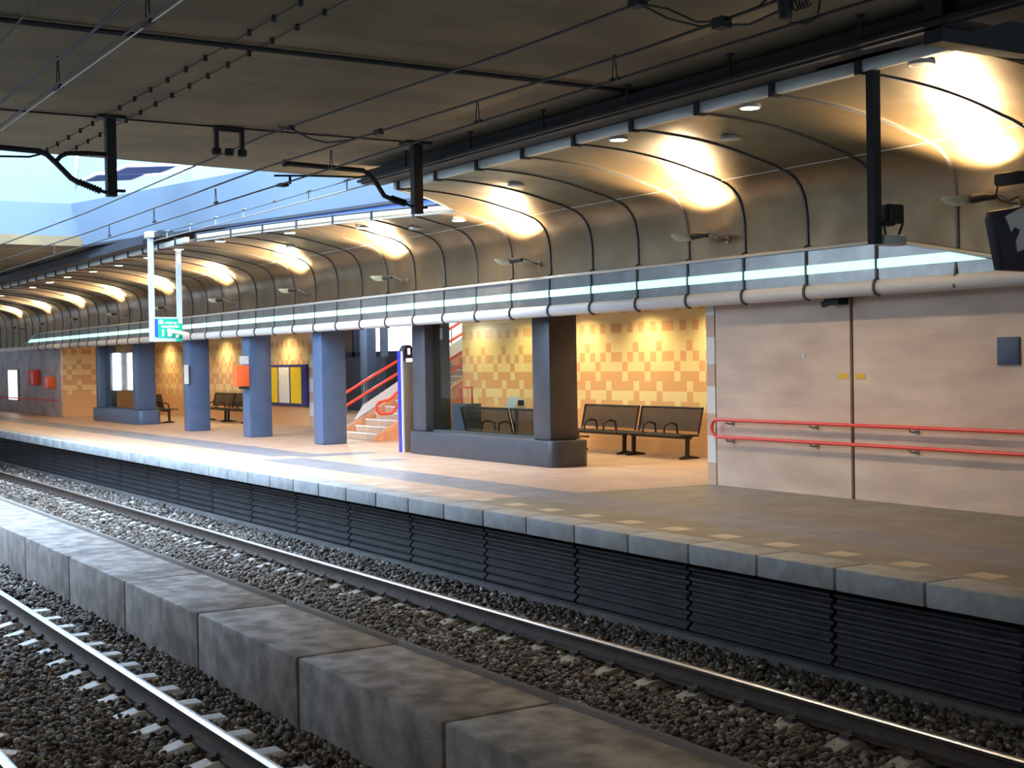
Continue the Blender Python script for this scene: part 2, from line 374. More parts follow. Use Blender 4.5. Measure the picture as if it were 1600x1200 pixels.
# the photographer's own platform, plus unseen warm lamps added to light the near side
struct('floor', MB().box(-14, 60, -9, .95, -.25, 0).box(-14, 60, -9, .6, -1.4, -.25), 'kerb', 'platform the photo is taken from')
for k in range(9):
    s = -6 + 4.8*k
    q = thing('added_platform_lamp', (s, -1.6, 4.7), 'added ceiling lamp, unseen above the near platform, lighting the near side', 'ceiling light', 'added lamps over the near platform')
    MB().lathe([(.05, 0), (.16, 0), (.16, -.05), (.05, -.06)], (s, -1.6, 4.99), 16).build('diffuser', 'bulb', q)
    lamp('SPOT', 'added_platform_light', (s, -1.6, 4.88), P_OWN, (1, .90, .78), None, (s, -1.0, 0), .12, 165, .4)
# skylights in the well
def wedge(s0, s1, d0, d1, z0, z1, th):
    q = [V(s0, d0, z0), V(s1, d0, z0), V(s1, d1, z1), V(s0, d1, z1)]; q += [(x, y, z_+th) for x, y, z_ in q]
    return MB().add(q, [(0, 1, 2, 3), (4, 5, 6, 7), (0, 1, 5, 4), (1, 2, 6, 5), (2, 3, 7, 6), (3, 0, 4, 7)])
for i, (s, d, z) in enumerate(((30.4, 8.15, 6.06), (28.6, 8.25, 6.0))):
    t = thing('window_%d' % (i+1), (s, d, z), ('open skylight flap left of its pair, behind the left ceiling post', 'open skylight flap right of its pair, just right of the left ceiling post')[i], None); t['kind'] = 'structure'
    wedge(s-.6, s+.6, d, d+1.15, z, z+.10, .06).build('window_frame', 'white', t)
    wedge(s-.5, s+.5, d+.08, d+1.07, z-.012, z+.075, .03).build('pane', 'wellC', t)
    MB().tube([(s, d+1.1, z+.1), (s, EDGE_R(s)-.2, z+.3)], .03, 6).build('stay', 'white', t)

# ------------------------------------------------------------------ rails, sleepers, ballast
RA, RB = (1.98, 3.485), (6.10, 7.665)
def rail_prof(c):
    h = [(.075, -1.03), (.075, -1.015), (.02, -.995), (.009, -.97), (.009, -.91), (.036, -.895), (.036, -.868), (.028, -.86)]
    return [(c+a, z) for a, z in h] + [(c-a, z) for a, z in reversed(h)]
def add_rail(c, s0, s1, label):
    t = thing('rail', (s0, c, -1.03), label, 'rail', 'rails')
    MB().sweep(rail_prof(c), [s0 + (s1-s0)*i/10 for i in range(11)]).build('rail_web', 'railweb', t)
    hd = [(c-.040, -.870), (c-.040, -.866), (c-.029, -.8585), (c+.029, -.8585), (c+.040, -.866), (c+.040, -.870)]
    MB().sweep(hd, [s0 + (s1-s0)*i/10 for i in range(11)]).build('polished_head', 'railtop', t)['label'] = 'shiny worn rail head'
add_rail(RA[0], 3, 60, 'running rail cut off at the bottom left corner of the photo')
add_rail(RA[1], 3, 60, 'shiny running rail in the foreground, left of the concrete barrier')
add_rail(RB[0], 3, 85, 'running rail hidden close behind the concrete barrier')
add_rail(RB[1], 3, 85, 'running rail between the concrete barrier and the platform side')
ZT = -1.03
def make_sleeper(c, s, label, group, mt='sleep'):
    t = thing('sleeper', (s, c, ZT), label, 'sleeper', group)
    for k, sg in ((0, -1), (1, 1)):
        rc = c + sg*.7525
        pr = [(rc-sg*.34, ZT-.14), (rc-sg*.34, ZT-.055), (rc-sg*.12, ZT-.004), (rc+sg*.42, ZT-.004), (rc+sg*.46, ZT-.03), (rc+sg*.48, ZT-.14)]
        b_ = MB().sweep(pr, [s-.085, s-.06, s+.06, s+.085]).bevel(.006).build('concrete_block', mt, t)
        for q in (-1, 1):
            MB().box(s-.05, s+.05, rc+q*.082, rc+q*.13, ZT, ZT+.035).tube([(s-.03, rc+q*.07, ZT+.04), (s+.03, rc+q*.07, ZT+.04)], .014, 6).build('rail_clip', 'clip', b_)
    MB().box(s-.03, s+.03, c-.45, c+.45, ZT-.13, ZT-.09).build('tie_bar', 'clip', t)
    return t
slA = [10.22 + .6*k for k in range(-2, 12)]; slB = [9.12 + .6*k for k in range(-4, 48)]
pa = None
for i, s in enumerate(slA):
    lb = 'pale concrete sleeper under the foreground track, %s from the bottom of the photo' % nth(i+1)
    if pa is None: pa = make_sleeper(sum(RA)/2, s, lb, 'sleepers of the foreground track')
    else: copy_tree(pa, None, (s, sum(RA)/2, ZT), lb)
pb = None
for i, s in enumerate(slB):
    lb = 'concrete sleeper under the track by the platform, %s from the right edge of the photo' % nth(i+1) if i < 22 else 'small distant sleeper at the far left of the track by the platform'
    if pb is None: pb = make_sleeper(sum(RB)/2, s, lb, 'sleepers of the track by the platform', 'sleepb')
    else: copy_tree(pb, None, (s, sum(RB)/2, ZT), lb)

rng = np.random.default_rng(3)
phi = (1+5**.5)/2
ICO = np.array([(-1, phi, 0), (1, phi, 0), (-1, -phi, 0), (1, -phi, 0), (0, -1, phi), (0, 1, phi), (0, -1, -phi), (0, 1, -phi), (phi, 0, -1), (phi, 0, 1), (-phi, 0, -1), (-phi, 0, 1)])/1.9
IF = np.array([(0, 11, 5), (0, 5, 1), (0, 1, 7), (0, 7, 10), (0, 10, 11), (1, 5, 9), (5, 11, 4), (11, 10, 2), (10, 7, 6), (7, 1, 8), (3, 9, 4), (3, 4, 2), (3, 2, 6), (3, 6, 8), (3, 8, 9), (4, 9, 5), (2, 4, 11), (6, 2, 10), (8, 6, 7), (9, 8, 1)])
def stones(name, zones, label, rails, sl):
    S = []; 
    for s0, s1, d0, d1, dens, rad in zones:
        n = int((s1-s0)*(d1-d0)*dens); a = np.empty((n, 4)); a[:, 0] = rng.uniform(s0, s1, n); a[:, 1] = rng.uniform(d0, d1, n)
        a[:, 3] = rad*rng.uniform(.6, 1.35, n)
        a[:, 2] = ZB + rng.uniform(-.01, .035, n) + .012*np.sin(a[:, 0]*2.1)*np.cos(a[:, 1]*3)
        S.append(a)
    S = np.concatenate(S)
    keep = np.ones(len(S), bool)
    for c in rails:
        dd = np.abs(S[:, 1]-c); keep &= dd > .085 + .3*S[:, 3]
        ds = np.abs(((S[:, 0]-sl[0]+.3) % .6) - .3)
        inward = (S[:, 1]-sum(rails)/2)/(c-sum(rails)/2) < 1
        top = (ds < .105) & (dd < np.where(inward, .30 if rails[0] < 4 else .25, .40) + rng.uniform(-.06, .05, len(S)))
        keep &= ~top
        # stones sit lower beside the rail seat
        S[:, 2] = np.where((dd < .35), S[:, 2]-.0, S[:, 2])
    S = S[keep]; n = len(S)
    sc = rng.uniform(.65, 1.25, (n, 1, 3)); jit = rng.uniform(.72, 1.28, (n, 12, 1)); ang = rng.uniform(0, 2*np.pi, n)
    tl = rng.uniform(-.6, .6, (n, 2))
    P = ICO[None]*sc*jit*S[:, 3][:, None, None]
    ca, sa = np.cos(ang)[:, None], np.sin(ang)[:, None]
    x = P[..., 0]*ca - P[..., 1]*sa; y = P[..., 0]*sa + P[..., 1]*ca; z = P[..., 2]*.8 + x*tl[:, :1]*.5 + y*tl[:, 1:]*.5
    W = np.stack([x - S[:, 0][:, None], y + S[:, 1][:, None], z + S[:, 2][:, None]], -1).reshape(-1, 3)
    F = (IF[None] + 12*np.arange(n)[:, None, None]).reshape(-1)
    me = bpy.data.meshes.new(name); me.vertices.add(len(W)); me.vertices.foreach_set('co', W.astype(np.float32).ravel())
    nf = len(F)//3; me.loops.add(len(F)); me.loops.foreach_set('vertex_index', F.astype(np.int32))
    me.polygons.add(nf); me.polygons.foreach_set('loop_start', np.arange(0, len(F), 3, dtype=np.int32)); me.polygons.foreach_set('loop_total', np.full(nf, 3, np.int32))
    me.update(calc_edges=True); me.materials.append(M['stone'])
    o = bpy.data.objects.new(name, me); COL.objects.link(o); tag(o, label, 'gravel', None, 'stuff'); return o
stones('ballast', [(6.2, 18, .9, 4.30, 520, .030), (18, 27, 2.4, 4.3, 250, .036)], 'dark brown ballast stones around the foreground rail', RA, slA)
stones('ballast', [(5.5, 15, 5.28, 9.18, 520, .030), (15, 24, 5.28, 9.18, 380, .034), (24, 42, 5.28, 9.18, 150, .045), (42, 70, 5.28, 9.18, 50, .07)], 'brown and grey ballast stones between barrier and platform', RB, slB)

# concrete barrier blocks
nb = 0
BL0 = 7.79 - 2.41
for k in range(0, 18):
    s0 = BL0 + 2.41*k
    where = {0: 'at the bottom right, cut off by the frame', }.get(k, '%s from the bottom of the photo' % nth(k+1))
    if k >= 9: where = 'in the distant run at the left edge'
    t = thing('barrier_block', (s0, 4.31, -1.2), 'grey concrete barrier block between the tracks, ' + where, 'concrete block', 'concrete barrier blocks')
    MB().box(s0+.02, s0+2.39, 4.31, 5.20, -1.2, -.5).bevel(.022).build('block_body', 'conc', t)
    MB().box(s0+.005, s0+2.405, 5.215, 5.27, -1.2, -.472).bevel(.006).build('edge_strip', 'lip', t)['label'] = 'thin raised lip along the far edge'

# platform kerb blocks and ribbed side panels
kb = None
for k in range(0, 56):
    s0 = 6.56 + k
    lb = ('pale concrete kerb block on the platform edge, %s from the right edge of the photo' % nth(k+1)) if k < 22 else 'narrow distant kerb block on the far left stretch of the platform edge'
    if kb is None:
        kb = MB().box(s0+.014, s0+.986, 8.68, 9.1, -.2, .004).bevel(.014).build('kerb_block', 'kerb', None, (s0, 8.68, -.2)); tag(kb, lb, 'kerb', 'platform kerb blocks')
    else: copy_tree(kb, None, (s0, 8.68, -.2), lb)
pr = [(9.24, -.2), (9.04, -.2), (9.04, -.26)]
z = -.28
while z > -1.03:
    pr += [(9.06, z), (9.015, z-.03), (9.015, z-.055), (9.06, z-.085)]; z -= .105
pr += [(9.06, -1.05), (9.06, -1.2), (9.24, -1.2)]
struct('trim_12', MB().box(-4, 75, 8.93, 9.06, -1.2, -.995).bevel(.01), 'foot', 'low grey footing ledge along the ribbed platform side')
pp = None
for k in range(-1, 26):
    s0 = 8.93 + 2.055*k
    lb = ('dark ribbed concrete panel below the platform edge, %s from the right edge of the photo' % nth(k+2)) if k < 12 else 'distant ribbed panel below the left stretch of the platform edge'
    if pp is None:
        pp = MB().sweep(pr, [s0+.02, s0+1.0, s0+2.03]).build('ribbed_slab', 'panel', None, (s0, 9.0, -1.2)); tag(pp, lb, 'wall panel', 'ribbed platform side panels')
    else: copy_tree(pp, None, (s0, 9.0, -1.2), lb)

# ------------------------------------------------------------------ vault
CTRL = [(9.9, 4.60), (10.6, 4.575), (11.25, 4.50), (11.75, 4.395), (12.25, 4.265)]
def zD(D):
    for (a, za), (b_, zb) in zip(CTRL, CTRL[1:]):
        if D <= b_ + 1e-6: return za + (zb-za)*(D-a)/(b_-a)
    return CTRL[-1][1]
def zS(D):   # smoothed
    return sum(zD(min(max(D+e, 9.9), 12.25)) for e in (-.3, -.15, 0, .15, .3))/5
LOW = [(12.25, 4.265), (12.36, 4.225), (12.47, 4.16), (12.56, 4.07), (12.625, 3.95), (12.66, 3.82), (12.68, 3.68), (12.69, 3.4), (12.69, 2.9), (12.69, 2.62)]
def De(s):
    if s <= 19.1 or s >= 28.9: return 9.93
    if s <= 20.1: return 9.93 + (s-19.1)*1.6
    return 11.6 - (s-20.1)*.19 + 0.0
def profile(s, off=0.0):
    d0 = De(s); top = [(d0 + (12.25-d0)*i/14) for i in range(15)]
    P_ = [(d, zS(d) if d < 12.2 else 4.265) for d in top[:-1]] + LOW
    out = []
    for i, (d, z_) in enumerate(P_):
        a = P_[max(i-1, 0)]; b_ = P_[min(i+1, len(P_)-1)]; tx, tz = b_[0]-a[0], b_[1]-a[1]; l = math.hypot(tx, tz)
        nx, nz = tz/l, -tx/l          # points down / towards the tracks
        out.append((d + nx*off, z_ + nz*off))
    return out
vm = MB(); st = []
s = 8.2
while s < 75: st.append(s); s += .3 if s < 30 else .9
st = sorted(set([round(x, 3) for x in st + [19.1, 19.4, 19.7, 20.1, 28.9]]))
rows = []
for s in st:
    A = profile(s); B_ = profile(s, -.05); ring = A + B_[::-1]; rows.append([V(s, d, z_) for d, z_ in ring])
n = len(rows[0]); vv = [p for r_ in rows for p in r_]; ff = []
for i in range(len(rows)-1):
    for j in range(n): ff.append((i*n+j, i*n+(j+1) % n, (i+1)*n+(j+1) % n, (i+1)*n+j))
ff += [tuple(range(n)), tuple((len(rows)-1)*n+j for j in range(n))]
vault = struct('ceiling', vm.add(vv, ff), 'vault', 'curved brushed metal vault over the platform')
def path_strip(pts, s, wd, th0, th1):
    """a strip following (D,z) points, width wd along s, between normal offsets th0 and th1 (towards the tracks)"""
    mb = MB(); ring = []
    for i, (d, z_) in enumerate(pts):
        a = pts[max(i-1, 0)]; b_ = pts[min(i+1, len(pts)-1)]; tx, tz = b_[0]-a[0], b_[1]-a[1]; l = math.hypot(tx, tz); nx, nz = tz/l, -tx/l
        for ss, o in ((s-wd/2, th0), (s+wd/2, th0), (s+wd/2, th1), (s-wd/2, th1)): ring.append(V(ss, d+nx*o, z_+nz*o))
    k = len(pts); fs = [(i*4+j, i*4+(j+1) % 4, (i+1)*4+(j+1) % 4, (i+1)*4+j) for i in range(k-1) for j in range(4)]
    fs += [(0, 1, 2, 3), tuple((k-1)*4+j for j in range(4))]
    return mb.add(ring, fs)
FAS = [(12.635, 3.27), (12.655, 3.22), (12.655, 2.80), (12.62, 2.77), (12.60, 2.72), (12.60, 2.66), (12.63, 2.61), (12.70, 2.59)]
RIBS = [10.5 + 1.2*k for k in range(-1, 46)]
for s in RIBS:
    pts = profile(s)[:-2]
    inside = 11.4 < s < 55.5
    low = ([(12.69, 3.30)] + FAS) if inside or s > 9 else [(12.69, 2.62)]
    if not (11.4 < s < 55.4): low = [(12.69, 3.0), (12.64, 2.74), (12.62, 2.62)]
    path_strip(pts + low, s, .032, -.005, .02).build('cover_strip', 'rib', vault)
MB().tube([(8.3, 12.25, 4.262), (74, 12.25, 4.262)], .006, 6).build('bend_seam', 'trim', vault)
# fascia with tapered ends
fa = thing('light_fascia', (33, 12.65, 2.6), 'long polished metal fascia below the vault with a glowing line', 'light fascia')
SL = [8.9, 11.5, 55.4, 58.0]
def taper(z0, z1, d0, d1, za, zb):
    """face slab between z0..z1 clipped by the slanted ends; d0 front, d1 back; at the tips everything closes at za"""
    q = [(SL[0] + (z0-za)/(zb-za)*(SL[1]-SL[0]), z0), (SL[0] + (z1-za)/(zb-za)*(SL[1]-SL[0]), z1), (SL[3] - (z1-za)/(zb-za)*(SL[3]-SL[2]), z1), (SL[3] - (z0-za)/(zb-za)*(SL[3]-SL[2]), z0)]
    vs_ = [V(a, d0, z_) for a, z_ in q] + [V(a, d1, z_) for a, z_ in q]
    return MB().add(vs_, [(0, 1, 2, 3), (4, 5, 6, 7), (0, 1, 5, 4), (1, 2, 6, 5), (2, 3, 7, 6), (3, 0, 4, 7)])
taper(2.76, 3.24, 12.655, 12.688, 2.66, 3.24).build('fascia_panel', 'fascia', fa)
taper(2.92, 3.035, 12.645, 12.656, 2.66, 3.24).build('light_line', 'tube', fa)['label'] = 'glowing pale green light line'
tt = []
e0, e1 = (SL[0], 2.70), (SL[1], 3.25)
MB().tube([(8.9, 12.64, 2.72), (11.5, 12.64, 3.245), (55.4, 12.64, 3.245), (58, 12.64, 2.72)], .026, 8).build('top_trim', 'trim', fa)
nose = [(12.69, 2.79), (12.64, 2.775), (12.605, 2.73), (12.60, 2.68), (12.615, 2.635), (12.65, 2.605), (12.72, 2.60), (12.78, 2.60), (12.78, 2.79)]
MB().sweep(nose, [6.5, 20, 40, 75]).build('bottom_nose', 'nose', fa)
lo = [(12.78, 2.62), (12.78, 2.9), (13.1, 2.9), (13.1, 2.62)]
struct('trim_6', MB().sweep([(12.78, 2.64), (12.78, 2.95), (13.06, 2.95), (13.06, 2.64)], [6.5, 75]), 'rib')
# outer edge trim, dark beam, end beam
for a, b_ in ((8.2, 19.1), (29.0, 74)):
    mb = MB(); s = a
    while s < b_-.1:
        e = min(b_, 9.3 + 1.2*(math.floor((s-9.3)/1.2+1e-6)+1)); mb.box(s+.03, e-.03, 9.84, 9.94, 4.585, 4.70); s = e
    struct('trim_7', mb.bevel(.01), 'trim', 'pale metal edge along the outer rim of the vault')
    mb = MB(); s = a
    k = 0
    while 9.3+1.2*k < b_:
        if 9.3+1.2*k > a: mb.box(9.3+1.2*k-.035, 9.3+1.2*k+.035, 9.82, 9.95, 4.56, 4.74)
        k += 1
    struct('trim_8', mb, 'black', 'dark clamps on the outer rim of the vault')
struct('trim_9', MB().box(5, 19.5, 9.50, 9.86, 4.70, 4.80).box(5, 19.5, 9.60, 9.9, 4.80, 4.93).box(5, 19.5, 9.42, 9.5, 4.72, 4.76), 'black', 'black steel beam along the vault rim')
struct('trim_9', MB().box(31.0, 75, 9.50, 9.86, 4.70, 4.80).box(30.0, 75, 9.60, 9.9, 4.80, 4.93), 'beam', 'dark blue steel beam along the far vault rim')
struct('trim_10', MB().box(8.0, 8.2, 9.5, 13.4, 4.58, 5.0), 'black', 'black cross beam closing the near end of the vault')
struct('trim_11', MB().box(8.2, 74, 9.86, 13.4, 4.72, 4.78) if False else MB().box(4, 8, 9.9, 13.4, 4.86, 5.0), 'ceil')
# white clerestory upstand along the cut edge
cl = thing('clerestory', (20.1, De(20.1), 4.42), 'low band of bright white panes where the vault is cut back', 'clerestory')
def cut_pts(s0, s1, n_=2): return [s0 + (s1-s0)*i/(n_-1) for i in range(n_)]
MU = [20.15, 21.3, 22.5, 23.7, 24.9, 26.1, 27.3, 28.7]
for a, b_ in zip(MU, MU[1:]):
    q = [V(a+.03, De(a)+.02, zS(De(a))+.02), V(b_-.03, De(b_)+.02, zS(De(b_))+.02), V(b_-.03, De(b_)+.02, zS(De(b_))+.14), V(a+.03, De(a)+.02, zS(De(a))+.14)]
    q += [(x, y+.03, z_) for x, y, z_ in q]
    MB().add(q, [(0, 1, 2, 3), (4, 5, 6, 7), (0, 1, 5, 4), (1, 2, 6, 5), (2, 3, 7, 6), (3, 0, 4, 7)]).build('pane', 'clere', cl)
for a in MU:
    z0 = zS(De(a)); MB().box(a-.03, a+.03, De(a)-.01, De(a)+.06, z0-.02, z0+.155).build('mullion', 'beam', cl)
for zz, mt in ((0.0, 'trim'), (.145, 'beam')):
    MB().tube([(a, De(a)+.02, zS(De(a))+zz) for a in MU], .022, 6).build('sill' if zz == 0 else 'head_rail', mt, cl)
MB().tube([(19.1, 9.93, 4.6), (19.6, 10.72, 4.56), (20.1, 11.5, 4.46)], .02, 6).build('end_rail', 'beam', cl)

# cable conduit across the light well
cd = thing('cable_conduit', (19.5, 9.6, 4.7), 'thin pale cable conduit crossing the light well above the cut-back vault', 'conduit')
MB().tube([(19.3, 9.62, 4.70), (31.5, 9.62, 4.74)], .013, 8).build('pipe', 'steel', cd)
MB().tube([(19.3, 9.62, 4.86), (25, 9.62, 4.84), (31.5, 9.62, 4.86)], .008, 6).build('cable', 'wire', cd)
for k in range(7):
    s = 20.3 + 1.55*k
    MB().box(s-.012, s+.012, 9.61, 9.63, 4.71, 4.87).box(s-.09, s+.09, 9.59, 9.65, 4.865, 4.885).build('t_bracket', 'steel', cd)
# hangers of the black beam
hg = None
for k, s in enumerate([8.9, 10.7, 12.45, 14.2, 16.0, 17.9]):
    lb = 'short dark bolt hanger between ceiling and black beam, %s from the right' % nth(k+1)
    if hg is None:
        hg = MB().box(s-.012, s+.012, 9.44, 9.46, 4.76, 5.0).box(s-.035, s+.035, 9.42, 9.48, 4.985, 5.0).build('beam_hanger', 'black', None, (s, 9.45, 4.76)); tag(hg, lb, 'hanger', 'beam hangers')
    else: copy_tree(hg, None, (s, 9.45, 4.76), lb)

# ------------------------------------------------------------------ lamps on the vault
fl0 = None
FS = [9.9 + 4.78*k for k in range(0, 12)]
def make_flood(s, lb):
    t = thing('uplighter', (s, 12.4, 3.56), lb, 'floodlight', 'uplighters on the vault wall')
    c = (s+.26, 12.30, 3.53)
    MB().lathe([(.02, -.02), (.08, -.015), (.15, .02), (.19, .065), (.195, .075), (.175, .075), (.13, .035), (.04, .0)], c, 20).build('bowl', 'bowl', t)
    MB().tube([(s-.20, 12.34, 3.56), (s-.08, 12.32, 3.57), (s+.08, 12.30, 3.56)], [.03, .045, .05], 10).build('lamp_body', 'black', t)
    MB().tube([(s-.22, 12.69, 3.50), (s-.22, 12.55, 3.50), (s-.22, 12.42, 3.56), (s-.18, 12.34, 3.58)], .018, 8).tube([(s-.22, 12.69, 3.50), (s-.22, 12.67, 3.50)], .05, 12).build('wall_arm', 'steel', t)
    MB().lathe([(.02, .0), (.09, .01), (.09, .02), (.02, .025)], (s+.26, 12.30, 3.55), 14).build('lamp', 'bulb2', t)
    return t
for k, s in enumerate(FS):
    lb = ('bowl-shaped uplighter on the vault wall, %s from the right edge of the photo' % nth(k+1)) if k < 9 else 'tiny bowl uplighter at the far left end of the vault'
    if fl0 is None: fl0 = make_flood(s, lb); tf = fl0
    else: tf = copy_tree(fl0, None, (s, 12.4, 3.56), lb)
    ORG[tf.name] = Vector(V(s, 12.4, 3.56))
for k, s in enumerate(FS):
    lamp('SPOT', 'uplight', (s+.25, 12.22, 3.66), P_FLOOD, WARM, None, (s+.2, 12.1, 4.3), .09, 128, .5)
DL = [(8.7, 10.04, 0), (11.11, 10.09, 1), (13.48, 10.08, 1), (12.49, 11.03, 0), (17.3, 11.0, 0), (20.6, 11.9, 1), (23.4, 11.4, 1), (25.6, 10.85, 1), (28.24, 10.35, 1), (30.6, 10.22, 1), (33.2, 10.3, 1), (35.9, 10.35, 1), (38.4, 10.35, 1), (41.0, 10.3, 1), (46.3, 10.5, 1), (51.7, 10.6, 1), (43.6, 10.4, 1), (27.3, 11.6, 0), (22.2, 11.9, 0)]
DL.sort()
non, noff = 0, 0
for s, d, on in DL:
    z = zS(d)
    if on: non += 1; lb = 'lit round downlight in the vault, %s lit one from the right' % nth(non)
    else: noff += 1; lb = 'unlit round downlight in the vault, %s unlit one from the right' % nth(noff)
    t = thing('downlight', (s, d, z), lb, 'ceiling light', 'round vault downlights')
    MB().lathe([(.10, .03), (.12, .03), (.125, -.008), (.118, -.014), (.10, -.012)], (s, d, z-.02), 24, True).build('rim', 'trim', t)
    MB().lathe([(.01, .02), (.102, .02), (.102, -.008), (.01, -.010)], (s, d, z-.025), 24).build('diffuser', 'bulb' if on else 'trim', t)
    if on: lamp('SPOT', 'downlight_glow', (s, d, z-.08), P_DOWN, WARM2, None, (s, d, 0), .1, 150, .8)

# waiting bay lamps (recessed, washing the tiled walls)
BAY = [16.9, 19.0, 21.1, 23.3, 25.5, 27.6, 39.1, 41.9, 44.6, 47.6, 50.7]
bn = 0
hl = thing('hall_light', (29.6, 15.2, 2.86), 'bright round white lamp over the foot of the stairs', 'ceiling light')
MB().lathe([(.02, -.14), (.10, -.12), (.13, -.05), (.10, -.0), (.02, 0)], (29.6, 15.2, 2.86), 18).build('globe', 'bulb', hl)
lamp('POINT', 'stair_lamp', (29.6, 15.2, 2.62), 40, (1, .92, .82), None, None, .1)
for s in BAY:
    bn += 1
    t = thing('wall_washer', (s, 15.8, 2.86), 'recessed lamp over the tiled wall, %s from the right' % nth(bn), 'ceiling light', 'recessed lamps of the waiting bays')
    MB().lathe([(.01, -.001), (.07, -.002), (.075, -.012), (.01, -.014)], (s, 15.8, 2.86), 16).build('diffuser', 'bulb', t)
    lamp('SPOT', 'bay_light', (s, 15.8, 2.82), P_BAY, BAYC, None, (s, 16.3, 0), .06, 150, .8)
for s in (18, 22, 26): lamp('SPOT', 'bay_fill', (s, 14.6, 2.83), P_BAY*1.1, BAYC, None, (s, 14.6, 0), .08, 150, .8)  # fill spots without fixtures, added to brighten the bay floors
for s in (40, 45, 50): lamp('SPOT', 'bay_fill', (s, 14.6, 2.83), P_BAY*.6, BAYC, None, (s, 14.6, 0), .08, 150, .8)

# ------------------------------------------------------------------ columns, plinths, glass screens
def column(s0, mt, label, grp, z0=0.0, w_=.56, d0=12.9, dd=.62):
    o = MB().box(s0, s0+w_, d0, d0+dd, z0, 2.86).bevel(.035).build('column', mt, None, (s0, d0, z0)); tag(o, label, 'column', grp); return o
def plinth(s0, s1, mt, label):
    r_ = .22; poly = []
    for cx, cy, a0 in ((s1-r_, 13.0+r_, 270), (s1-r_, 13.8-r_, 0), (s0+r_, 13.8-r_, 90), (s0+r_, 13.0+r_, 180)):
        for i in range(7):
            a = R(a0 + 90*i/6); poly.append((cx + r_*math.cos(a), cy + r_*math.sin(a)))
    o = MB().prism(poly, 0, .46).bevel(.02).build('plinth', mt, None, (s0, 13.0, 0)); tag(o, label, 'plinth'); return o
plinth(19.37, 24.8, 'greycol', 'long low rounded grey plinth carrying the two dark columns')
plinth(43.35, 48.8, 'bluecol', 'long low rounded blue plinth at the far left')
column(19.62, 'greycol', 'dark grey square column at the right end of the near plinth', 'square columns', .46, .56, 13.1, .60)
column(24.15, 'greycol', 'dark grey square column at the left end of the near plinth', 'square columns', .46, .56, 13.1, .60)
column(28.75, 'bluecol', 'blue square column left of the stairs', 'square columns', w_=.52)
column(33.15, 'bluecol', 'blue square column carrying the orange box', 'square columns', w_=.52, d0=12.85)
column(37.75, 'bluecol', 'blue square column with a small white notice, right of the green sign', 'square columns', w_=.52, d0=12.82)
column(43.6, 'bluecol', 'blue square column at the right end of the far plinth', 'square columns', .46, .56, 13.1, .60)
column(48.05, 'bluecol', 'blue square column at the left end of the far plinth', 'square columns', .46, .5, 13.1, .60)
for s0, s1, lb in ((20.18, 24.15, 'tall glass screen between the two dark grey columns'), (44.16, 48.05, 'tall glass screen between the two far blue columns')):
    t = thing('glass_screen', (s0, 13.3, .46), lb, 'glass screen')
    h_ = (s0+s1)/2
    MB().box(s0, h_-.006, 13.29, 13.302, .47, 2.8).build('pane', 'glass', t); MB().box(h_+.006, s1, 13.29, 13.302, .47, 2.8).build('pane', 'glass', t)
    MB().box(s0, s1, 13.26, 13.33, .455, .5).build('bottom_rail', 'rib', t)

# ------------------------------------------------------------------ benches
def make_bench(name_at, label, face=-1, grp='perforated metal benches'):
    """bench 1.86 long along s from at.s ; face=-1 looks towards the tracks, +1 away"""
    s, d, z = name_at; t = thing('bench', name_at, label, 'bench', grp); L_ = 1.86
    def Y(v): return d + face*v      # v: distance in front of the back line
    def bx(mb, s0, s1, v0, v1, z0, z1): a, b_ = sorted((Y(v0), Y(v1))); mb.box(s0, s1, a, b_, z0, z1); return mb
    # back: leaning panel with frame
    q = []
    for v, zz in ((.10, .50), (.0, .92)):
        for ss in (s+.04, s+L_-.04): q.append(V(ss, Y(v), zz))
    q = [q[0], q[1], q[3], q[2]]; q += [(x, y+.008, z_) for x, y, z_ in q]
    MB().add(q, [(0, 1, 2, 3), (4, 5, 6, 7), (0, 1, 5, 4), (1, 2, 6, 5), (2, 3, 7, 6), (3, 0, 4, 7)]).build('backrest', 'perf', t)
    MB().tube([(s+.03, Y(.11), .46), (s+.02, Y(.0), .93), (s+L_-.02, Y(.0), .93), (s+L_-.03, Y(.11), .46)], .022, 6).build('back_frame', 'benchm', t)
    bx(MB(), s+.03, s+L_-.03, .14, .56, .435, .45).build('seat', 'perf', t)
    MB().tube([(s+.02, Y(.56), .44), (s+L_-.02, Y(.56), .44)], .02, 6).tube([(s+.02, Y(.12), .43), (s+L_-.02, Y(.12), .43)], .02, 6).build('seat_frame', 'benchm', t)
    MB().tube([(s+.02, Y(.3), .40), (s+L_-.02, Y(.3), .40)], .035, 8).build('beam', 'benchm', t)
    for ss in (s+.12, s+L_-.12):
        mb = MB(); prf = [(Y(.04), 0), (Y(.48), 0), (Y(.48), .03), (Y(.34), .07), (Y(.33), .40), (Y(.5), .42), (Y(.12), .42), (Y(.26), .38), (Y(.27), .07), (Y(.04), .03)]
        mb.sweep(prf, [ss-.025, ss+.025]).build('leg', 'benchm', t)
    for ss in (s+.6, s+1.25):
        MB().tube([(ss, Y(.14), .45), (ss, Y(.16), .62), (ss, Y(.30), .66), (ss, Y(.44), .60), (ss, Y(.46), .45)], .022, 6).build('armrest', 'benchm', t)
    return t
make_bench((19.25, 16.25, 0), 'perforated metal bench against the tiled wall, next to the pinkish wall')
make_bench((21.17, 16.25, 0), 'perforated metal bench against the tiled wall, half behind the right dark column')
make_bench((20.45, 13.95, 0), 'perforated metal bench backed against the near glass screen, behind the right dark column', 1)
make_bench((22.36, 13.95, 0), 'perforated metal bench backed against the near glass screen, at its left half', 1)
make_bench((41.2, 16.2, 0), 'dark bench against the far tiled wall, beside the orange box column')
make_bench((43.1, 16.2, 0), 'dark bench against the far tiled wall, beside the notice column')
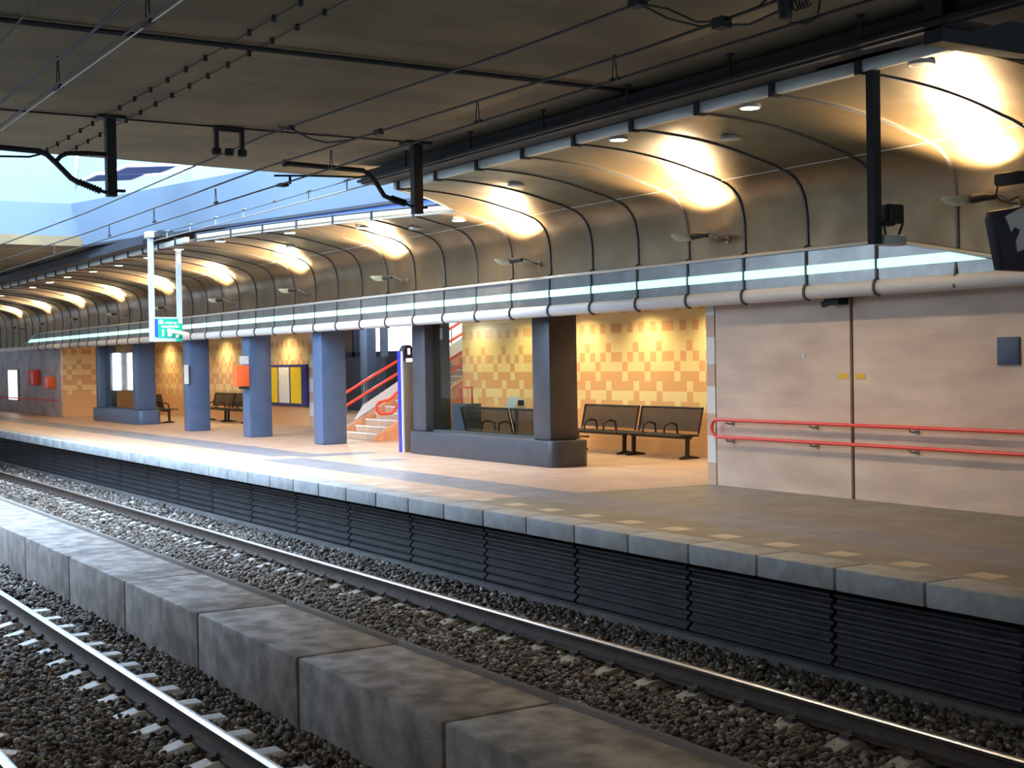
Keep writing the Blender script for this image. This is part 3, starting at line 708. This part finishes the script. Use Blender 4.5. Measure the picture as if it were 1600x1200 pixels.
make_bench((43.9, 13.95, 0), 'dark bench backed against the far glass screen', 1)

# ------------------------------------------------------------------ stairs
ns, tr, ri = 22, .285, .150; D0 = 14.62
st_ = thing('staircase', (30.2, D0, 0), 'stone staircase with pink stringers and white panels rising away from the platform', 'stairs')
prf = [(D0, 0)]
for i in range(ns): prf += [(D0+i*tr, (i+1)*ri), (D0+(i+1)*tr, (i+1)*ri)]
prf += [(D0+ns*tr, ns*ri-.5), (D0+2.0, 0)]
MB().sweep(prf, [29.2, 31.2]).build('steps', 'stair', st_)
mb = MB()
for i in range(ns): mb.box(29.2, 31.2, D0+i*tr-.015, D0+i*tr+.05, (i+1)*ri-.02, (i+1)*ri+.004)
mb.build('nosing', 'white', st_)
for s0 in (29.04, 31.2):
    sl_ = ri/tr
    p_ = [(D0-.25, 0), (D0-.2, .12), (D0+ns*tr, ns*ri+.30), (D0+ns*tr, ns*ri-.45), (D0+1.0, 0)]
    MB().sweep(p_, [s0, s0+.16]).build('stringer', 'string', st_)
p_ = [(D0+.45, .55), (D0+.15, .30), (D0+.05, .27), (D0+ns*tr, ns*ri+.32), (D0+ns*tr, ns*ri+.85), (D0+.5, .82)]
p_ = [(D0+.35, .48), (D0+ns*tr, ns*ri+.30), (D0+ns*tr, ns*ri+.86), (D0+.55, .94)]
MB().sweep([(D0+.30, .44), (D0+ns*tr, ns*ri+.30), (D0+ns*tr, ns*ri+.80), (D0+.55, .80)], [31.25, 31.30]).build('balustrade_panel', 'white', st_)
MB().sweep([(D0+2.2, 1.35), (D0+ns*tr, ns*ri+.20), (D0+ns*tr, ns*ri+.60), (D0+2.2, 1.75)], [29.02, 29.05]).build('balustrade_panel', 'white', st_)
e = D0+ns*tr; ez = ns*ri
def hand(s, z_off, lb, sp=.33, start=-.1):
    t = thing('handrail', (s, D0, .8), lb, 'handrail', 'red stair handrails')
    a = (D0+start)
    sl = ri/tr; a = D0+start; h2 = z_off - sp
    if start > -.12:
        for zo in (z_off, h2): MB().tube([(s, a, sl*start+zo), (s, e, ez+zo)], .038, 10).build('rail', 'red', t)
        MB().tube([(s, a, sl*start+z_off), (s, a, sl*start+h2)], .030, 10).build('end_bar', 'red', t)
    else:
        zc_ = (z_off+h2)/2 + .02; rr_ = sp/2
        loop = [(s, e, ez+z_off), (s, a+.55, sl*(start+.55)+z_off), (s, a+.38, zc_+rr_+.05)]
        loop += [(s, a+.16-rr_*math.sin(math.pi*q/8), zc_+rr_*math.cos(math.pi*q/8)) for q in range(9)]
        loop += [(s, a+.42, zc_-rr_+.01), (s, a+.6, sl*(start+.6)+h2), (s, e, ez+h2)]
        MB().tube(loop, .034, 10).build('rail', 'red', t)
    mb = MB()
    for k in range(5):
        dd = D0+.6+k*1.3; zz = ri*(dd-D0)/tr; mb.tube([(s, dd, zz+z_off-.9), (s, dd, zz+z_off)], .018, 6)
    mb.build('post', 'steel', t)
    return t
hand(31.33, 1.08, 'red double handrail on the far left side of the stairs')
hand(29.14, .92, 'red looped double handrail on the near right side of the stairs', .30, -.15)
# under-stair screen bars and hall behind
t = thing('bar_fence', (28.9, 17.2, 0), 'pale vertical bar fence beside the stairs behind the glass screen', 'fence')
mb = MB()
for k in range(14): mb.tube([(29.0+.12*k, 17.6, 0), (29.0+.12*k, 17.6, 1.05)], .018, 6)
mb.build('bars', 'bowl', t); MB().box(28.95, 30.6, 17.57, 17.63, 1.05, 1.1).build('top_rail', 'bowl', t)
tw = thing('window_3', (45, 25.9, 0), 'bright daylight window in the stair hall', None); tw['kind'] = 'structure'
MB().box(39.5, 53.1, 25.92, 25.98, 2.35, 4.9).build('pane', 'day', tw)
MB().box(39.5, 61.6, 25.8, 26, 2.05, 2.35).box(39.5, 39.7, 25.8, 26, 0, 5).box(47, 47.2, 25.8, 26, 0, 5).box(54, 54.2, 25.8, 26, 0, 5).build('window_frame', 'bluecol', tw)
MB().box(39.5, 61.6, 25.93, 25.98, 0, 2.05).build('lower_pane', 'bowl', tw)
MB().box(28.8, 28.82, 0, 0, 0, 0) if False else None
for s0, lb in ((44.6, 'blue steel column in the stair hall, seen over the stair foot'),):
    o = MB().box(s0, s0+.55, 21.8, 22.2, 0, 5).bevel(.03).build('hall_column', 'bluecol', None, (s0, 21.8, 0)); tag(o, lb, 'column')
o = MB().box(44.0, 49.5, 23.3, 23.5, 0, 2.1).box(46.3, 46.4, 23.25, 23.55, 0, 5).build('lift_shaft', 'vent', None, (46, 23.3, 0)); tag(o, 'dark lift enclosure behind the blue column left of the stairs', 'lift')
lamp('AREA', 'hall_daylight', (46, 25.6, 3.6), 260, (.9, .96, 1), None, (42, 18, 0), 3.5)
lamp('POINT', 'hall_light', (44, 20, 4.3), 500, (.95, .97, 1), None, None, .2)  # unseen point light added to brighten the dark lift and hall
lamp('POINT', 'hall_light', (30.3, 18.5, 4.6), 420, (1, .93, .8), None, None, .2)  # unseen point light added to brighten the stairs

# ------------------------------------------------------------------ small platform things
t = thing('info_totem', (25.1, 13.17, 0), 'tall narrow grey and blue information totem beside the near plinth', 'totem')
MB().box(25.03, 25.20, 13.02, 13.05, .0, 2.10).bevel(.006).build('blue_face', 'totemb', t)
MB().box(25.0, 25.03, 13.02, 13.06, .0, 2.10).build('edge_trim', 'white', t)
MB().box(25.0, 25.20, 13.06, 13.31, .0, 2.02).bevel(.012).build('body', 'totemg', t)
cap = []
for i in range(13):
    a = math.pi*i/12; cap.append((13.185 + .12*math.cos(a), 2.06 + .17*math.sin(a)))
MB().sweep([(13.305, 1.9)] + cap + [(13.065, 1.9)], [24.99, 25.2]).build('cap', 'totemk', t)
MB().box(24.975, 24.99, 13.16, 13.21, 2.03, 2.16).build('symbol', 'screen', t)
MB().box(24.975, 24.99, 13.12, 13.26, 1.88, 1.95).build('symbol', 'screen', t)
# orange box with notice on the third column (near-facing side)
t = thing('orange_box', (33.1, 12.6, 1.3), 'bright orange wall box on a blue column under a small white sign', 'box')
MB().box(33.12, 33.42, 12.50, 12.85, 1.32, 1.86).bevel(.015).build('body', 'orange', t)
MB().box(33.12, 33.30, 12.62, 12.78, 1.26, 1.32).build('base', 'black', t)
o = MB().box(33.14, 33.16, 12.60, 12.84, 1.89, 2.10).build('notice', 'paper', None, (33.15, 12.7, 1.89)); tag(o, 'small white and pink sign above the orange box', 'sign')
o = MB().box(37.70, 37.72, 12.70, 12.82, 1.36, 1.90).box(37.70, 38.1, 12.80, 12.82, 1.36, 1.90).build('notice', 'paper', None, (37.7, 12.7, 1.36)); tag(o, 'narrow white notice on the blue column right of the green sign', 'sign')
# timetable board
t = thing('timetable_board', (39.1, 16.4, .6), 'blue framed timetable board with yellow, white and yellow posters', 'notice board')
MB().box(37.62, 40.75, 16.36, 16.46, .58, 1.86).bevel(.02).build('frame', 'navy', t)
for a, b_, mt in ((39.80, 40.66, 'yellow'), (38.86, 39.68, 'paper'), (37.95, 38.74, 'yellow')):
    MB().box(a, b_, 16.345, 16.36, .68, 1.78).build('poster', mt, t)
# handrail on the right wall
t = thing('handrail', (12, 12.95, .7), 'red double wall handrail with a rounded left end on the pinkish wall', 'handrail')
zt, zb, dr = .965, .715, 12.93
ends = [(15.02 + .125*math.sin(math.pi*i/8)*1.0, dr, (zt+zb)/2 + (zt-zb)/2*math.cos(math.pi*i/8)) for i in range(9)]
MB().tube([(3, dr, zt), (9, dr, zt)] + ends + [(9, dr, zb), (3, dr, zb)], .024, 10).build('rail', 'red', t)
for s in (14.83, 13.16, 11.46, 9.8, 8.1):
    for zz in (zt, zb):
        MB().tube([(s, dr, zz-.01), (s, dr, zz-.045), (s-.01, dr+.05, zz-.06), (s-.02, 13.05, zz-.06)], .014, 6).tube([(s-.02, 13.035, zz-.06), (s-.02, 13.05, zz-.06)], .035, 10).build('bracket', 'steel', t)
o = MB().box(9.94, 10.24, 13.02, 13.05, 1.72, 2.04).bevel(.008).build('wall_grille', 'vent', None, (10.1, 13.03, 1.72)); tag(o, 'small blue-grey square grille on the pinkish wall', 'grille')
for a, lb in (((12.57, 12.75), 'left'), ((12.28, 12.45), 'right')):
    o = MB().box(a[0], a[1], 13.042, 13.05, 1.555, 1.625).build('yellow_label', 'ytape', None, (a[0], 13.045, 1.555)); tag(o, 'small yellow label %s of the dark wall joint' % lb, 'label')
o = MB().tube([(13.37, 13.035, 1.87), (13.37, 13.05, 1.87)], .03, 12).build('wall_stud', 'trim', None, (13.37, 13.04, 1.87)); tag(o, 'small round stud on the left wall slab', 'stud')
t = thing('wall_camera', (12.8, 12.9, 2.55), 'small dark camera under the fascia at the wall joint', 'camera')
MB().box(12.55, 12.80, 12.86, 13.04, 2.52, 2.60).build('bracket', 'black', t); MB().tube([(12.86, 12.9, 2.53), (12.70, 12.9, 2.56)], .04, 10).build('camera_body', 'black', t)
# far left wall things
t = thing('advert_panel', (61.2, 13.0, .5), 'tall bright white lit panel on the far left wall', 'panel')
MB().box(60.3, 62.2, 12.96, 13.05, .5, 1.87).build('frame', 'steel', t); MB().box(60.4, 62.1, 12.95, 12.965, .55, 1.82).build('glowing_face', 'day', t)
for s0, s1, z0, z1, mt, lb in ((56.6, 57.4, 1.2, 1.82, 'red', 'red box on the far left wall'), (54.2, 54.9, 1.08, 1.55, 'orange', 'smaller orange box on the far left wall')):
    t = thing('wall_box', (s0, 12.9, z0), lb, 'box', 'boxes on the far left wall')
    MB().box(s0, s1, 12.75, 13.05, z0, z1).bevel(.03).build('body', mt, t); MB().box(s1+.1, s1+.6, 13.03, 13.05, z0, z1-.1).build('notice', 'paper', t)
o = MB().tube([(53.6, 12.95, .62), (75, 12.95, .62)], .03, 8).build('handrail', 'red', None, (53.6, 12.95, .62)); tag(o, 'dim distant handrail on the far left wall', 'handrail')
# small machine and red frame behind glass
t = thing('display_unit', (23.6, 14.75, .0), 'small white slanted display unit behind the near glass screen', 'display')
MB().sweep([(14.65, .88), (14.95, .88), (14.95, 1.08), (14.78, 1.14)], [23.25, 23.65]).bevel(.01).build('housing', 'white', t)
MB().box(23.42, 23.48, 14.8, 14.86, 0, .9).build('stand', 'steel', t)
MB().box(23.23, 23.25, 14.74, 14.88, .95, 1.06).build('screen', 'black', t)
t = thing('luggage_stand', (25.9, 15.0, 0), 'red tubular frame on a grey box behind the glass screen', 'stand')
MB().box(25.3, 25.9, 14.7, 15.1, 0, .95).bevel(.01).build('cabinet', 'vent', t)
MB().tube([(25.35, 14.9, .95), (25.35, 14.9, 1.3), (25.85, 14.9, 1.3), (25.85, 14.9, .95)], .025, 8).build('hoop', 'red', t)

# ------------------------------------------------------------------ hanging green sign
SS = 30.6
t = thing('hanging_sign', (SS, 9.9, 2.45), 'green and blue platform sign hung between two white poles', 'sign')
MB().box(SS-.05, SS+.05, 9.50, 9.61, 2.44, 4.80).build('pole', 'pole', t)
MB().box(SS-.05, SS+.05, 10.15, 10.25, 2.85, 4.58).build('pole', 'pole', t)
MB().box(SS-.04, SS+.04, 9.52, 10.22, 2.44, 2.54).box(SS-.04, SS+.04, 9.60, 10.22, 2.95, 3.0).build('frame_bar', 'pole', t)
pn = MB().box(SS-.045, SS+.03, 9.66, 10.25, 2.52, 2.96).box(SS-.045, SS+.03, 10.10, 10.25, 2.44, 2.54).build('green_panel', 'green', t)
MB().box(SS-.05, SS+.03, 9.60, 9.67, 2.54, 2.96).build('blue_panel', 'signblue', t)
MB().tube([(SS-.046, 9.745, 2.885), (SS-.052, 9.745, 2.885)], .055, 16).build('round_symbol', 'white', t)
MB().box(SS-.052, SS-.046, 9.76, 10.16, 2.76, 2.80).build('white_bar', 'white', t)
MB().box(SS-.052, SS-.046, 9.77, 9.81, 2.56, 2.72).build('white_bar', 'white', t)
MB().box(SS-.052, SS-.046, 9.90, 10.0, 2.56, 2.66).build('pictogram', 'white', t)
MB().tube([(SS-.046, 10.12, 2.56), (SS-.052, 10.12, 2.56)], .04, 14).build('round_symbol', 'white', t)
cu = bpy.data.curves.new('lettering', 'FONT'); cu.body = 'uitgang'; cu.size = .10; cu.extrude = .001; cu.materials.append(M['white'])
tx = bpy.data.objects.new('lettering', cu); COL.objects.link(tx); tx.parent = t
ml = Matrix.Translation(Vector(V(SS-.05, 9.83, 2.845)) - ORG[t.name]) @ Matrix(((0, 0, 1), (1, 0, 0), (0, 1, 0))).to_4x4()
lm = bpy.data.meshes.new_from_object(tx); bpy.data.objects.remove(tx); tx = bpy.data.objects.new('lettering', lm); COL.objects.link(tx); tx.parent = t; tx.matrix_local = ml
t = thing('strip_lamp', (SS-.25, 10.1, 2.7), 'cream tubular lamp hanging in front of the green sign', 'lamp')
MB().tube([(SS-.2, 9.85, 2.70), (SS-.2, 10.32, 2.60)], .04, 10).build('tube', emat and 'bowl', t)
M['cream'] = mat('cream_plastic', rgb(250, 235, 190), rough=.4); t.children[0].data.materials[0] = M['cream']
MB().box(SS-.2, SS-.03, 9.97, 10.0, 2.62, 2.66).build('arm', 'white', t)
t = thing('pole_camera', (SS, 9.5, 4.8), 'pale box camera on top of the left white sign pole', 'camera')
MB().box(SS-.16, SS+.14, 9.45, 9.72, 4.80, 4.95).bevel(.02).build('housing', 'bowl', t); MB().box(SS-.1, SS+.1, 9.72, 9.86, 4.84, 4.88).build('bracket', 'black', t)

# ------------------------------------------------------------------ overhead line
def wire(name, pts, r, label, cat='wire', mt='wire', grp=None):
    t = thing(name, pts[0], label, cat, grp); MB().tube(pts, r, 6).build('cable', mt, t); return t
DB = 6.91; DA = 2.70
cw = wire('contact_wire', [(4, DB, 4.24), (17.1, DB+.05, 4.23), (34, DB, 4.17), (52, DB, 4.2)], .011, 'lower contact wire above the track by the platform')
mw = wire('messenger_wire', [(3, DB-.02, 4.50), (9, DB, 4.41), (17, DB, 4.50), (26, DB, 4.42), (52, DB, 4.5)], .012, 'sagging messenger wire just above the contact wire by the platform')
wire('feeder_wire', [(3, DB, 4.78), (11, DB, 4.80), (17, DB, 4.92), (26, DB, 4.80), (52, DB, 4.85)], .013, 'uppermost feeder wire above the track by the platform')
for s in (9.28, 11.55, 15.0, 19.0, 21.9, 24.5, 28.5):
    z1 = 4.43; mb = MB()
    w0 = .035
    mb.tube([(s-w0, DB, 4.24), (s-.012, DB, 4.44), (s+.012, DB, 4.44), (s+w0, DB, 4.24)], .006, 5)
    mb.box(s-.06, s-.02, DB-.015, DB+.015, 4.22, 4.25).box(s+.02, s+.06, DB-.015, DB+.015, 4.22, 4.25)
    mb.build('dropper', 'wire', cw)
ca = wire('contact_wire', [(4, DA, 4.06), (17, DA, 4.05), (40, DA, 4.05)], .006, 'bright lower contact wire above the foreground track', mt='steel')
wire('contact_wire', [(4, DA-.05, 4.06), (17, DA-.06, 4.05), (40, DA-.05, 4.05)], .009, 'dark twin contact wire above the foreground track')
wire('messenger_wire', [(4, DA, 4.36), (10.5, DA, 4.28), (17, DA, 4.36), (40, DA, 4.3)], .013, 'messenger wire above the foreground contact wires')
wire('messenger_wire', [(4, DA-.1, 4.95), (17, DA-.1, 4.62), (40, DA-.1, 4.62)], .010, 'thin upper wire at the top left above the foreground track')
for s in (8.6, 10.9, 13.2):
    MB().tube([(s-.05, DA, 4.06), (s-.012, DA, 4.31), (s+.012, DA, 4.31), (s+.05, DA, 4.06)], .006, 5).box(s-.08, s+.08, DA-.02, DA+.02, 4.05, 4.08).build('dropper', 'wire', ca)
# jumper cables at top
t = thing('jumper_cable', (16.2, DB, 4.9), 'short curved jumper cable between the two upper wires', 'cable')
MB().tube([(16.6, DB, 4.97), (16.2, DB, 4.88), (15.6, DB, 4.66), (15.1, DB, 4.54), (14.5, DB, 4.48), (13.7, DB, 4.46)], .013, 6).build('cable', 'wire', t)
MB().build('clamp', 'black', t); MB().box(16.15, 16.27, DB-.03, DB+.03, 4.86, 4.92).build('clamp', 'black', t); MB().box(13.65, 13.8, DB-.03, DB+.03, 4.43, 4.49).build('clamp', 'black', t)
t = thing('jumper_cable', (8.9, DB, 4.8), 'double jumper cable hanging near the top right between upper wires', 'cable')
MB().tube([(8.95, DB, 4.80), (8.55, DB, 4.66), (8.2, DB, 4.48), (7.9, DB, 4.42), (7.5, DB, 4.44), (7.2, DB, 4.56)], .010, 6).tube([(8.95, DB+.04, 4.79), (8.6, DB+.04, 4.6), (8.2, DB+.04, 4.45), (7.9, DB+.04, 4.40), (7.6, DB, 4.33), (7.3, DB, 4.36), (7.15, DB, 4.5)], .009, 6).build('cable', 'wire', t)
MB().build('clamp', 'black', t); MB().box(7.85, 7.97, DB-.05, DB+.05, 4.37, 4.45).build('clamp', 'black', t); MB().box(8.88, 9.02, DB-.05, DB+.05, 4.77, 4.83).build('clamp', 'black', t)
t = thing('section_insulator', (7.15, DB, 4.4), 'dark insulator block with coiled cables at the top edge of the photo', 'insulator')
MB().tube([(7.22, DB, 4.36), (7.22, DB, 4.62)], [.045, .075], 10).build('insulator_body', 'black', t)
pts = []
for i in range(80):
    a = i/80*2*math.pi*5; pts.append((7.14-.16*i/80, DB+.02*math.cos(a), 4.44+.045*math.sin(a)))
MB().tube(pts, .006, 5).tube([(7.18, DB, 4.32), (7.0, DB, 4.28), (6.9, DB, 4.3), (6.88, DB, 4.4), (6.89, DB, 4.6)], .010, 6).build('coil', 'wire', t)

t.location.z -= .07

# ceiling posts with cantilever arms
def poly_arm(mb, s, pts, r): return mb.tube([(s, d, z_) for d, z_ in pts], r, 8)
def insul(mb, s, a, b_, r=.05, n_=8):
    pts = []; rr = []
    for i in range(n_*2+1):
        f = i/(n_*2); pts.append((s, a[0]+(b_[0]-a[0])*f, a[1]+(b_[1]-a[1])*f)); rr.append(r if i % 2 else r*.62)
    return mb.tube(pts, rr, 10)
SP = 17.0
t = thing('catenary_post', (SP, 4.83, 4.0), 'black ceiling post with a long arm reaching to the left edge', 'post', 'ceiling posts of the overhead line')
MB().box(SP-.06, SP+.06, 4.77, 4.89, 4.0, 5.0).box(SP-.12, SP+.12, 4.66, 5.0, 4.96, 5.0).box(SP-.04, SP+.04, 4.80, 5.0, 4.06, 4.09).build('drop_post', 'black', t)
mb = MB(); poly_arm(mb, SP, [(4.45, 4.14), (4.34, 4.20), (4.16, 4.38), (4.06, 4.47), (3.97, 4.505), (3.5, 4.52), (2.6, 4.56)], .035)
poly_arm(mb, SP, [(4.78, 4.52), (4.55, 4.52), (4.30, 4.50), (4.22, 4.46), (4.17, 4.40)], .028); mb.build('arm', 'black', t)
mb = MB(); insul(mb, SP, (4.70, 4.06), (4.43, 4.16), .05); mb.tube([(SP, 4.83, 4.03), (SP, 4.68, 4.07)], .022, 8).build('insulator', 'black', t)
mb = MB(); insul(mb, SP, (4.62, 4.52), (4.38, 4.51), .035, 4); mb.build('insulator', 'black', t)
mb = MB(); poly_arm(mb, SP, [(3.98, 4.47), (3.85, 4.43), (3.2, 4.40), (2.6, 4.40)], .013); mb.build('steady_rod', 'black', t)
SP = 17.1
t = thing('catenary_post', (SP, 9.2, 3.98), 'black ceiling post beside the vault rim with an arm bent to the left', 'post', 'ceiling posts of the overhead line')
MB().box(SP-.06, SP+.06, 9.13, 9.27, 3.98, 5.0).box(SP-.14, SP+.14, 9.0, 9.38, 4.96, 5.0).box(SP-.03, SP+.03, 9.27, 9.36, 4.06, 4.09).build('drop_post', 'black', t)
mb = MB(); poly_arm(mb, SP, [(8.80, 4.17), (8.68, 4.21), (8.55, 4.40), (8.45, 4.50), (8.36, 4.545), (7.8, 4.56), (7.19, 4.575)], .035); poly_arm(mb, SP, [(7.22, 4.575), (7.17, 4.578)], .05); mb.build('arm', 'black', t)
mb = MB(); insul(mb, SP, (9.02, 4.12), (8.78, 4.18), .055); mb.tube([(SP, 9.2, 4.06), (SP, 9.0, 4.12)], .02, 8).build('insulator', 'black', t)
mb = MB(); poly_arm(mb, SP, [(8.42, 4.48), (8.3, 4.45), (7.6, 4.43), (7.04, 4.40)], .014); mb.build('steady_rod', 'black', t)
MB().box(SP-.012, SP+.012, 7.25, 7.28, 4.30, 4.42).box(SP-.07, SP+.07, 7.1, 7.22, 4.26, 4.30).build('drop_clamp', 'black', t)
S3 = 9.2
t = thing('catenary_post', (S3, 9.93, 2.93), 'tall dark ceiling post in front of the vault at the right', 'post', 'ceiling posts of the overhead line')
MB().box(S3-.045, S3+.045, 9.88, 9.98, 2.93, 4.75).build('drop_post', 'black', t)
MB().box(S3-.5, S3+.6, 9.7, 10.2, 4.70, 4.78).bevel(.03).build('mounting_plate', 'black', t)
t = thing('post_camera', (S3, 10.15, 3.0), 'dark pan camera above a pale light box at the foot of the right post', 'camera')
MB().box(S3-.1, S3+.1, 9.96, 10.12, 3.10, 3.14).box(S3-.08, S3+.08, 10.05, 10.26, 3.13, 3.32).bevel(.03).build('camera_body', 'black', t)
MB().tube([(S3, 10.05, 3.14), (S3, 10.08, 3.02)], .012, 6).tube([(S3, 10.28, 3.28), (S3, 10.32, 3.14), (S3, 10.26, 3.03)], .014, 6).build('yoke', 'black', t)
MB().box(S3-.08, S3+.08, 9.99, 10.29, 2.92, 3.02).bevel(.02).build('light_box', 'trim', t)
# transverse wires / pipes on the ceiling
o = MB().tube([(12.6, -6, 4.965), (12.6, 9.7, 4.965)], .026, 8).build('ceiling_pipe', 'black', None, (12.6, 2, 4.965)); tag(o, 'thick dark pipe crossing the ceiling from the left edge', 'pipe')
o = MB().tube([(17.0, -2, 4.975), (17.0, 9.3, 4.975)], .013, 6).build('ceiling_pipe', 'wire', None, (17, 2, 4.97)); tag(o, 'thin pipe joining the tops of the two ceiling posts', 'pipe')
for k, (a, sg) in enumerate((((8.7, 20.2), 'upper'), ((8.9, 20.2), 'lower'))):
    D_ = (4.74, 5.05)[k]
    t = thing('ceiling_cable', (a[0], D_, 4.98), 'thin %s ceiling cable with a row of clips, upper left' % sg, 'cable', 'clipped ceiling cables')
    MB().tube([(a[0], D_, 4.975), (a[1], D_, 4.975)], .006, 5).build('cable', 'wire', t)
    for i in range(19):
        s = a[0]+.35+.6*i; MB().box(s-.018, s+.018, D_-.016, D_+.016, 4.94, 5.0).build('clip', 'black', t)
t = thing('insulator_frame', (17.08, 6.4, 4.6), 'black square bracket hung from the ceiling with three round insulators', 'bracket')
s = 17.08
MB().box(s-.04, s+.04, 6.21, 6.61, 4.93, 5.0).box(s-.03, s+.03, 6.21, 6.26, 4.66, 4.95).box(s-.03, s+.03, 6.56, 6.61, 4.66, 4.95).build('frame', 'black', t)
for d in (6.235, 6.41, 6.585): MB().lathe([(.02, -.06), (.06, -.05), (.065, 0), (.06, .04), (.02, .05)], (s, d, 4.67), 12).build('insulator', 'black', t)
# right edge things
t = thing('direction_sign', (8.2, 10.7, 2.62), 'dark box sign with a pale arrow cut off by the right edge', 'sign')
M['signbox'] = mat('sign_box_navy', rgb(22, 22, 44), rough=.5)
def q3(mb, pts, s0, s1):
    n_ = len(pts); vs_ = [V(s0, a, z_) for a, z_ in pts] + [V(s1, a, z_) for a, z_ in pts]
    return mb.add(vs_, [tuple(range(n_)), tuple(range(n_, 2*n_))] + [(j, (j+1) % n_, n_+(j+1) % n_, n_+j) for j in range(n_)])
q3(MB(), [(10.42, 3.10), (10.45, 3.17), (11.3, 3.30), (11.3, 2.62), (10.55, 2.63)], 8.20, 8.32).bevel(.01).build('sign_box', 'signbox', t)
q3(MB(), [(10.55, 3.12), (10.75, 3.20), (10.98, 3.25), (10.98, 3.05), (10.80, 2.82), (10.72, 2.80), (10.70, 2.90), (10.76, 3.00), (10.68, 3.03), (10.64, 2.98), (10.60, 3.05)], 8.185, 8.20).build('arrow', 'trim', t)
MB().tube([(8.26, 11.25, 3.2), (8.26, 11.25, 4.5)], .02, 8).build('hanger_rod', 'black', t)
t = thing('side_lamp', (9.0, 12.2, 3.9), 'dark box lamp with a hanging cable loop at the right edge of the photo', 'lamp')
sx = 9.0
MB().box(8.75, 9.07, 11.5, 11.62, 3.55, 3.68).bevel(.03).build('lamp_body', 'black', t)
MB().tube([(9.05, 11.55, 3.56), (9.07, 11.55, 3.47), (9.02, 11.55, 3.40), (8.95, 11.55, 3.38), (8.8, 11.55, 3.42)], .009, 6).build('cable', 'black', t)
